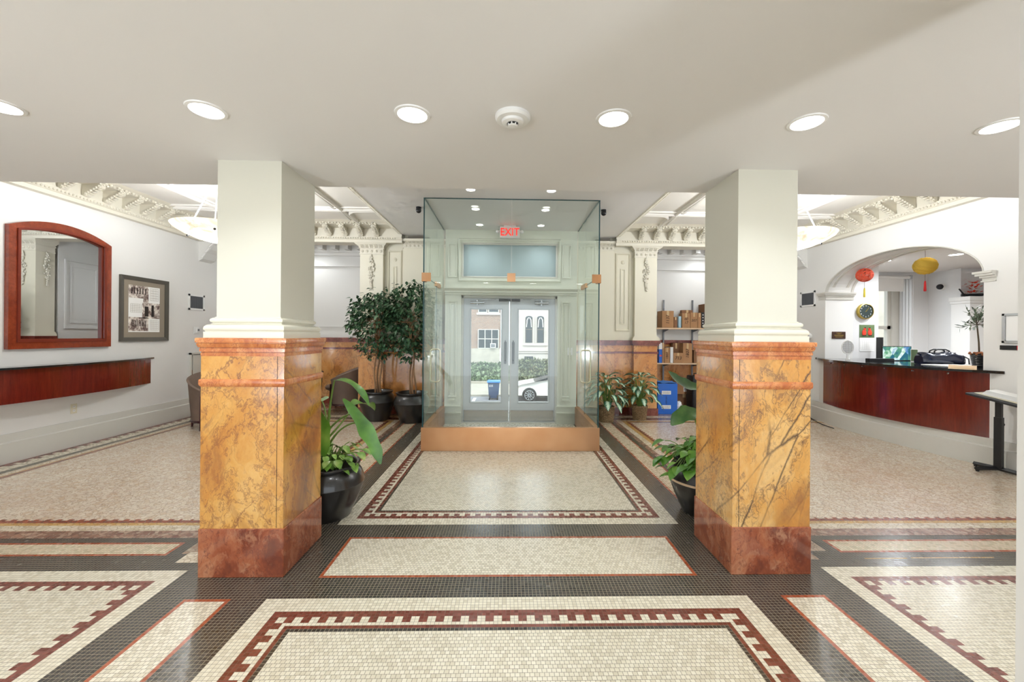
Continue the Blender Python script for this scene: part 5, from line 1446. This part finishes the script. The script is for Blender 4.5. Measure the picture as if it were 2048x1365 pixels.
obj('leaves', lb, 'lily_leaf', t, fix=False)
def pothos(t, R_, H, n, seed, spread=.16, drop=.1, mat='pothos_leaf', side=None, size=.07):
    bm = B(); sb = B(); rnd = random.Random(seed)
    for k in range(n):
        an = rnd.uniform(0, 2*PI) if side is None or rnd.random() < .35 else rnd.uniform(side[0], side[1])
        r0 = rnd.uniform(0, R_*.5); r1 = rnd.uniform(R_*.3, R_*.8+spread)
        out = max(0, r1-R_*.8)
        z1 = H+rnd.uniform(.02, .15)-out*rnd.uniform(.2, 1.6)*drop*8
        a = (r0*math.cos(an), r0*math.sin(an), H*.86); c = (r1*math.cos(an), r1*math.sin(an), z1); b = ((a[0]+c[0])/2, (a[1]+c[1])/2, H+.12)
        tube(sb, curve(a, b, c, 5), .0035, 5)
        an2 = an+rnd.uniform(-.8, .8); L = size*rnd.uniform(.7, 1.35)
        blade(bm, c, (math.cos(an2), math.sin(an2), rnd.uniform(-.6, .3)), (0, 0, 1), L, L*.36, .9, 5, .25)
    obj('vine_stem', sb, 'stem_green', t); obj('vine_leaves', bm, mat, t, fix=False)
pothos(t, .2, .40, 90, 5, .10, .05)
# ---- plant beside the right column
t = thing('potted_plant', 'black jar with trailing pothos and long dark leaves beside the right column', 'plant', (1.60, 3.27, 0))
pot(t, .275, .44, .165)
bm = B(); prof = [(r*1.008, z) for r, z in [(.276, .262), (.279, .272), (.277, .280)]]; lathe(bm, prof, 48); obj('glaze_line', bm, 'light_wood', t, smooth=True, label='thin pale line of bare clay round the belly')
pothos(t, .2, .45, 85, 8, .17, .09, 'lily_leaf', (PI*.85, PI*1.45), .10)
bm = B(); lb = B()
tube(bm, curve((.05, 0, .42), (.12, .1, .72), (.06, .12, .98)), .008, 6)
droop(lb, curve((.04, .1, 1.0), (-.14, .06, .98), (-.29, .02, 1.13), 10), .05, (.1, -1, .8))
tube(bm, curve((.0, 0, .42), (-.06, .05, .86), (-.13, .03, .80)), .007, 6)
droop(lb, curve((-.02, .0, .78), (-.16, 0, .83), (-.28, -.02, .70), 10), .075, (0, -.6, .8))
droop(lb, curve((.0, -.02, .72), (.05, -.1, .85), (.16, -.12, .78), 10), .07, (0, -.6, .8))
obj('stem', bm, 'stem_green', t); obj('leaves', lb, 'lily_dark', t, fix=False)
# ---- two basket plants
def basket(loc, label, seed, R_, H, rz_):
    t = thing('basket_plant', label, 'plant', loc, rz_, 'variegated plants in baskets'); rnd = random.Random(seed)
    bm = B()
    rows = 13
    for k in range(rows):
        z = H*(k+.5)/rows; r = R_*(.82+.2*z/H)
        tube(bm, [((r+.005*(1 if (i+k) % 2 else -1))*math.cos(2*PI*i/36), (r+.005*(1 if (i+k) % 2 else -1))*math.sin(2*PI*i/36), z) for i in range(37)], H/rows*.56, 5, False)
    lathe(bm, [(0, .004), (R_*.80, .004), (R_*.97, H*.93), (0, H*.9)], 24)
    tube(bm, [(R_*1.03*math.cos(2*PI*i/36), R_*1.03*math.sin(2*PI*i/36), H) for i in range(37)], .009, 6, False)
    obj('basket', bm, 'weave', t)
    sb = B(); lb = B()
    for k in range(48):
        an = 2*PI*k*.618+rnd.uniform(-.2, .2); u = (k+.5)/48.0; rr = .05+.20*u**.7; z = H+.50-.42*u**1.2+rnd.uniform(-.04, .04)
        a = (.03*math.cos(an), .03*math.sin(an), H*.85); c = (rr*math.cos(an), rr*math.sin(an), z)
        tube(sb, curve(a, (.05*math.cos(an), .05*math.sin(an), z), c, 5), .004, 5)
        blade(lb, c, (math.cos(an), math.sin(an), .9-1.2*u), (0, 0, 1), rnd.uniform(.17, .23), rnd.uniform(.044, .060), 1.3, 8, .3)
    obj('stem', sb, 'stem_green', t); obj('leaves', lb, 'variegated_leaf', t, fix=False)
basket((1.63, 6.68, 0), 'variegated plant in a brown wicker basket nearest the vestibule', 21, .125, .25, 0)
basket((2.24, 6.86, 0), 'variegated plant in a lighter wicker basket beside the blue carton', 33, .12, .235, 1.1)

# ---- tub chairs
def tub_chair(loc, rz_, label):
    t = thing('tub_chair', label, 'chair', loc, rz_, 'woven tub chairs')
    # faces +X ; back at -X
    bm = B(); n = 28; inner, outer = [], []
    V = []
    for i in range(n+1):
        a = math.radians(60)+math.radians(240)*i/n          # wraps round the back
        c = abs(i/n-.5)*2; h = .80-.22*c**1.6
        ring = []
        for (r, z) in ((.30, .12), (.315, .30), (.345, h-.03), (.36, h), (.335, h+.012), (.315, h-.015), (.285, .42), (.275, .40)):
            ring.append(bm.verts.new((r*math.cos(a)*1.02, r*math.sin(a), z)))
        V.append(ring)
    for i in range(n):
        for k in range(7): bm.faces.new((V[i][k], V[i+1][k], V[i+1][k+1], V[i][k+1]))
        bm.faces.new((V[i][7], V[i+1][7], V[i+1][0], V[i][0]))
    bm.faces.new(V[0]); bm.faces.new(V[-1][::-1]); obj('backrest', bm, 'chair_weave', t, smooth='auto')
    bm = B(); prof = [(0, .36), (.24, .36), (.275, .38), (.285, .42), (.26, .455), (0, .465)]; lathe(bm, prof, 28); xf(bm, Matrix.Scale(1.12, 4, (1, 0, 0))); obj('seat', bm, 'chair_weave', t, smooth='auto')
    bm = B(); tube(bm, [(.17, -.29, .12), (.2, 0, .12), (.17, .29, .12)], .02, 6); tube(bm, [(.30*math.cos(math.radians(60+240*i/20))*1.02, .30*math.sin(math.radians(60+240*i/20)), .115) for i in range(21)], .018, 6); obj('seat_frame', bm, 'dark_wood', t)
    for x, y, in ((.18, -.29), (.18, .29), (-.24, -.2), (-.24, .2)):
        bm = B(); tube(bm, [(x*1.05, y*1.03, 0), (x, y, .14), (x*.98, y*.98, .5 if x > 0 else .14)], [.014, .02, .02], 8); obj('leg', bm, 'dark_wood', t)
    return t
tub_chair((-3.10, 7.78, 0), PI+.25, 'brown woven tub chair beside the left pilaster facing left')
tub_chair((-3.50, 6.95, 0), PI-.35, 'brown woven tub chair half hidden behind the left column')
tub_chair((-4.42, 6.30, 0), -.5, 'brown woven tub chair left of the left column')

# ---- shelving in the right alcove
t = thing('wall_shelving', 'wall-mounted wooden shelves on steel uprights in the right alcove', 'shelving', (3.9, 8.33, 0))
def sh(n, bm, m, **k): xf(bm, TR(-3.9, -8.33, 0)); return obj(n, bm, m, t, **k)
for x in (3.2, 3.8, 4.4, 5.0):
    bm = B(); box(bm, x-.014, x+.014, 8.31, 8.335, .35, 2.16); 
    for k in range(36): box(bm, x-.004, x+.004, 8.307, 8.311, .38+.05*k, .40+.05*k)
    sh('upright', bm, 'grey_metal')
for z in (.855, 1.555, 2.15):
    if z < 2: 
        bm = B(); box(bm, 2.8, 5.3, 8.02, 8.305, z, z+.028); sh('shelf', bm, 'light_wood')
        for x in (3.2, 3.8, 4.4, 5.0):
            bm = B(); prism(bm, [(8.31, z), (8.06, z), (8.06, z-.012), (8.31, z-.06)], 'x', x-.004, x+.004); sh('shelf_bracket', bm, 'grey_metal')
plain('cardboard', (176, 132, 92), .8, var=.1)
plain('cardboard_dark', (136, 96, 66), .8, var=.1)
plain('tape', (206, 176, 130), .4)
def carton(x0, x1, y0, d, z0, h, label, text=None, mat='cardboard', ts=.07, rot=0, tape=True, cat='box'):
    cx = (x0+x1)/2
    t = thing('cardboard_box', label, cat, (cx, y0+d/2, z0), 0, None); hx = (x1-x0)/2
    bm = rbox(-hx, hx, -d/2, d/2, 0, h, .003, 1); c_ = obj('carton', bm, mat, t)
    if tape:
        bm = B(); box(bm, -hx*.12-.008, hx*.12+.008, -d/2-.001, -d/2, h*.72, h); box(bm, -hx*.12-.008, hx*.12+.008, -d/2, d/2, h, h+.001); obj('tape', bm, 'tape', t)
    if text:
        bm = text_bm(text, ts, .0006, slant=.15); xf(bm, TR(0, -d/2-.0015, h*.48) @ FACE_CAM @ Matrix.Rotation(rot, 4, 'Z')); obj('handwriting', bm, 'ink', c_)
    return t
SU, SL = 1.583, .883
carton(3.05, 3.285, 8.01, .26, SU, .335, 'tall brown carton marked 1137, first on the upper shelf of the alcove', '1137', rot=PI/2, ts=.09)
carton(3.293, 3.362, 8.02, .2, SU, .215, 'small brown carton between two taller ones on the upper shelf', None, 'cardboard_dark')
carton(3.455, 3.614, 8.01, .17, SU, .29, 'brown carton with two handwritten lines, middle of the upper shelf', '60\n17', ts=.075)
carton(3.62, 3.765, 8.01, .17, SU, .305, 'brown carton marked 307 with a taller box behind it on the upper shelf', '307', ts=.07)
carton(3.53, 3.75, 8.20, .10, SU, .365, 'taller brown carton at the back of the upper shelf', None, 'cardboard_dark')
carton(3.77, 3.835, 8.01, .22, SU, .30, 'narrow plain carton beside the black package on the upper shelf')
carton(3.905, 4.15, 8.02, .26, SU, .48, 'dark brown carton at the right of the upper shelf, tallest there', None, 'cardboard_dark')
t = thing('parcel', 'black package with white marks standing on the upper shelf', 'parcel', (3.87, 8.12, SU))
bm = B(); box(bm, -.03, .03, -.11, .1, 0, .31); obj('wrapping', bm, 'black_plastic', t)
bm = B()
for k in range(5): ball(bm, (0, -.111, .04+.055*k), .012, 8, 5, (1, .15, 1))
obj('white_marks', bm, 'paper', t)
t = thing('parcel', 'blue and white padded bag leaning on the upper shelf', 'parcel', (3.41, 8.08, SU), .1)
bm = rbox(-.03, .03, -.06, .10, 0, .23, .012); obj('padded_bag', bm, 'wrap_blue_glass', t, smooth='auto')
carton(3.108, 3.216, 8.02, .25, SL, .30, 'brown carton marked 1807 beside the white box on the lower shelf', '1807', rot=PI/2, ts=.07)
carton(3.222, 3.28, 8.01, .25, SL, .315, 'slim white box standing on the lower shelf', None, 'white_plastic', tape=False)
carton(3.286, 3.474, 8.01, .13, SL, .20, 'low brown carton marked 713 on the lower shelf', '713', ts=.09)
carton(3.476, 3.66, 8.01, .26, SL, .395, 'tall brown carton marked 1807 on the lower shelf', '1807', rot=PI/2, ts=.09)
carton(3.34, 3.47, 8.17, .12, SL, .39, 'dark open carton behind the low one on the lower shelf', None, 'cardboard_dark')
carton(3.70, 3.95, 8.02, .25, SL, .26, 'dark carton at the right of the lower shelf', None, 'cardboard_dark')
carton(3.065, 3.102, 8.02, .25, SL, .40, 'thin tall tan carton beside the blue package on the lower shelf', None)
t = thing('parcel', 'blue package with white top and orange mark on the lower shelf', 'parcel', (3.028, 8.12, SL))
bm = rbox(-.034, .032, -.11, .1, 0, .27, .006); obj('blue_wrapping', bm, 'blue_plastic', t)
bm = rbox(-.034, .032, -.11, .1, .27, .40, .006); obj('white_wrapping', bm, 'paper', t)
bm = B(); box(bm, -.02, .02, -.112, -.11, .13, .16); obj('orange_mark', bm, 'red_string', t)
# floor of the alcove
t = thing('blue_carton', 'large blue carton with two barcode labels on the floor beside the pilaster', 'box', (2.90, 7.50, 0), -.02)
bm = rbox(-.18, .18, -.19, .17, 0, .555, .006); c_ = obj('carton', bm, 'blue_plastic', t)
bm = B(); rnd = random.Random(2)
P = [(-.18+.36*i/8, -.19+.36*j/6, .556+rnd.uniform(.0, .022)) for j in range(7) for i in range(9)]
vv = [bm.verts.new(p) for p in P]
for j in range(6):
    for i in range(8): bm.faces.new((vv[j*9+i], vv[j*9+i+1], vv[j*9+i+10], vv[j*9+i+9]))
obj('plastic_wrap', bm, 'blue_plastic_light', t, smooth=True)
for z in (.39, .13):
    bm = B(); box(bm, -.105, .06, -.1915, -.19, z-.03, z+.035); lb_ = obj('label', bm, 'paper', t)
    bm = B()
    for k in range(18):
        if k % 3 != 1: box(bm, -.095+.008*k, -.095+.008*k+.0035, -.192, -.1915, z-.005, z+.025)
    box(bm, -.09, .04, -.192, -.1915, z-.018, z-.012)
    obj('barcode', bm, 'ink', lb_)
bm = text_bm('KEEP DRY', .035, .0004); xf(bm, TR(-.02, -.191, .26) @ FACE_CAM @ Matrix.Rotation(PI/2, 4, 'Z')); obj('print', bm, 'ink', t)
carton(3.33, 3.70, 8.03, .30, 0, .27, 'dark brown carton on the alcove floor under the small one', None, 'cardboard_dark')
b_ = carton(3.335, 3.585, 7.98, .28, .27, .285, 'brown carton with a white label stacked on the dark carton on the floor')
bm = B(); box(bm, .02, .115, -.1415, -.14, .05, .25); lb_ = obj('label', bm, 'paper', b_)
bm = B()
for k in range(5): box(bm, .03, .105-.01*(k % 3), -.142, -.1415, .08+.03*k, .09+.03*k)
obj('print', bm, 'ink', lb_)
t = thing('suitcase', 'black upright suitcase in front of the cartons in the alcove', 'suitcase', (3.62, 7.78, 0))
bm = rbox(-.12, .14, -.16, .14, .03, .66, .03, 3); obj('body', bm, 'black_plastic', t, smooth='auto')
bm = B(); tube(bm, [(-.03, .0, .66), (-.03, 0, .70), (.06, 0, .70), (.06, 0, .66)], .010, 6); obj('handle', bm, 'black_metal', t)
for x in (-.08, .1):
    bm = B(); tube(bm, [(x-.012, -.12, .03), (x+.012, -.12, .03)], .03, 12); obj('wheel', bm, 'rubber', t)
bm = B()
for k in range(4): box(bm, -.10+.065*k, -.08+.065*k, -.164, -.16, .08, .6)
obj('rib', bm, 'black_metal', t)
t = thing('plastic_bag', 'crumpled white plastic bag on the floor beside the blue carton', 'bag', (3.16, 7.45, 0))
bm = B(); ball(bm, (0, 0, .11), .075, 14, 9, (.8, .9, 1.45)); rnd = random.Random(8)
for v_ in bm.verts: v_.co += Vector((rnd.uniform(-.012, .012), rnd.uniform(-.012, .012), rnd.uniform(-.01, .01))); v_.co.z = max(0, v_.co.z)
obj('bag', bm, 'paper', t)
WORLD, SUN, EXPO = 1.6, .9, 0.84
# ================================================================== WORLD, SUN, CAMERA
w = bpy.data.worlds.new('sky'); scn.world = w; w.use_nodes = True
bg = w.node_tree.nodes['Background']; bg.inputs[0].default_value = (.86, .93, 1.0, 1); bg.inputs[1].default_value = WORLD
s = light('SUN', 'sun', (0, -10, 30), SUN, (1, .95, .87), angle=.02, rot=(math.radians(40), 0, math.radians(28)))
cam = bpy.data.cameras.new('camera'); cam.sensor_width = 36; cam.lens = 815/2048*36; cam.sensor_fit = 'HORIZONTAL'; cam.clip_start = .05; cam.clip_end = 200
cam.shift_x = (1024-1034.993)/2048; cam.shift_y = (670-682.5)/2048
co_ = bpy.data.objects.new('camera', cam); COL.objects.link(co_)
co_.matrix_world = TR(0, 0, 1.42) @ RZ(-.0233) @ Matrix.Rotation(PI/2, 4, 'X') @ RZ(.0078)
scn.camera = co_
vs = scn.view_settings; scn.display_settings.display_device = 'sRGB'
vs.view_transform = 'Standard'; vs.look = 'None'; vs.gamma = 1; vs.use_curve_mapping = False; vs.exposure = EXPO
cy = scn.cycles
cy.max_bounces = 5; cy.diffuse_bounces = 3; cy.glossy_bounces = 3; cy.transparent_max_bounces = 14; cy.transmission_bounces = 4; cy.use_adaptive_sampling = True; cy.adaptive_threshold = .08; cy.adaptive_min_samples = 16
cy.caustics_reflective = False; cy.caustics_refractive = False; cy.sample_clamp_indirect = 6; cy.use_denoising = True
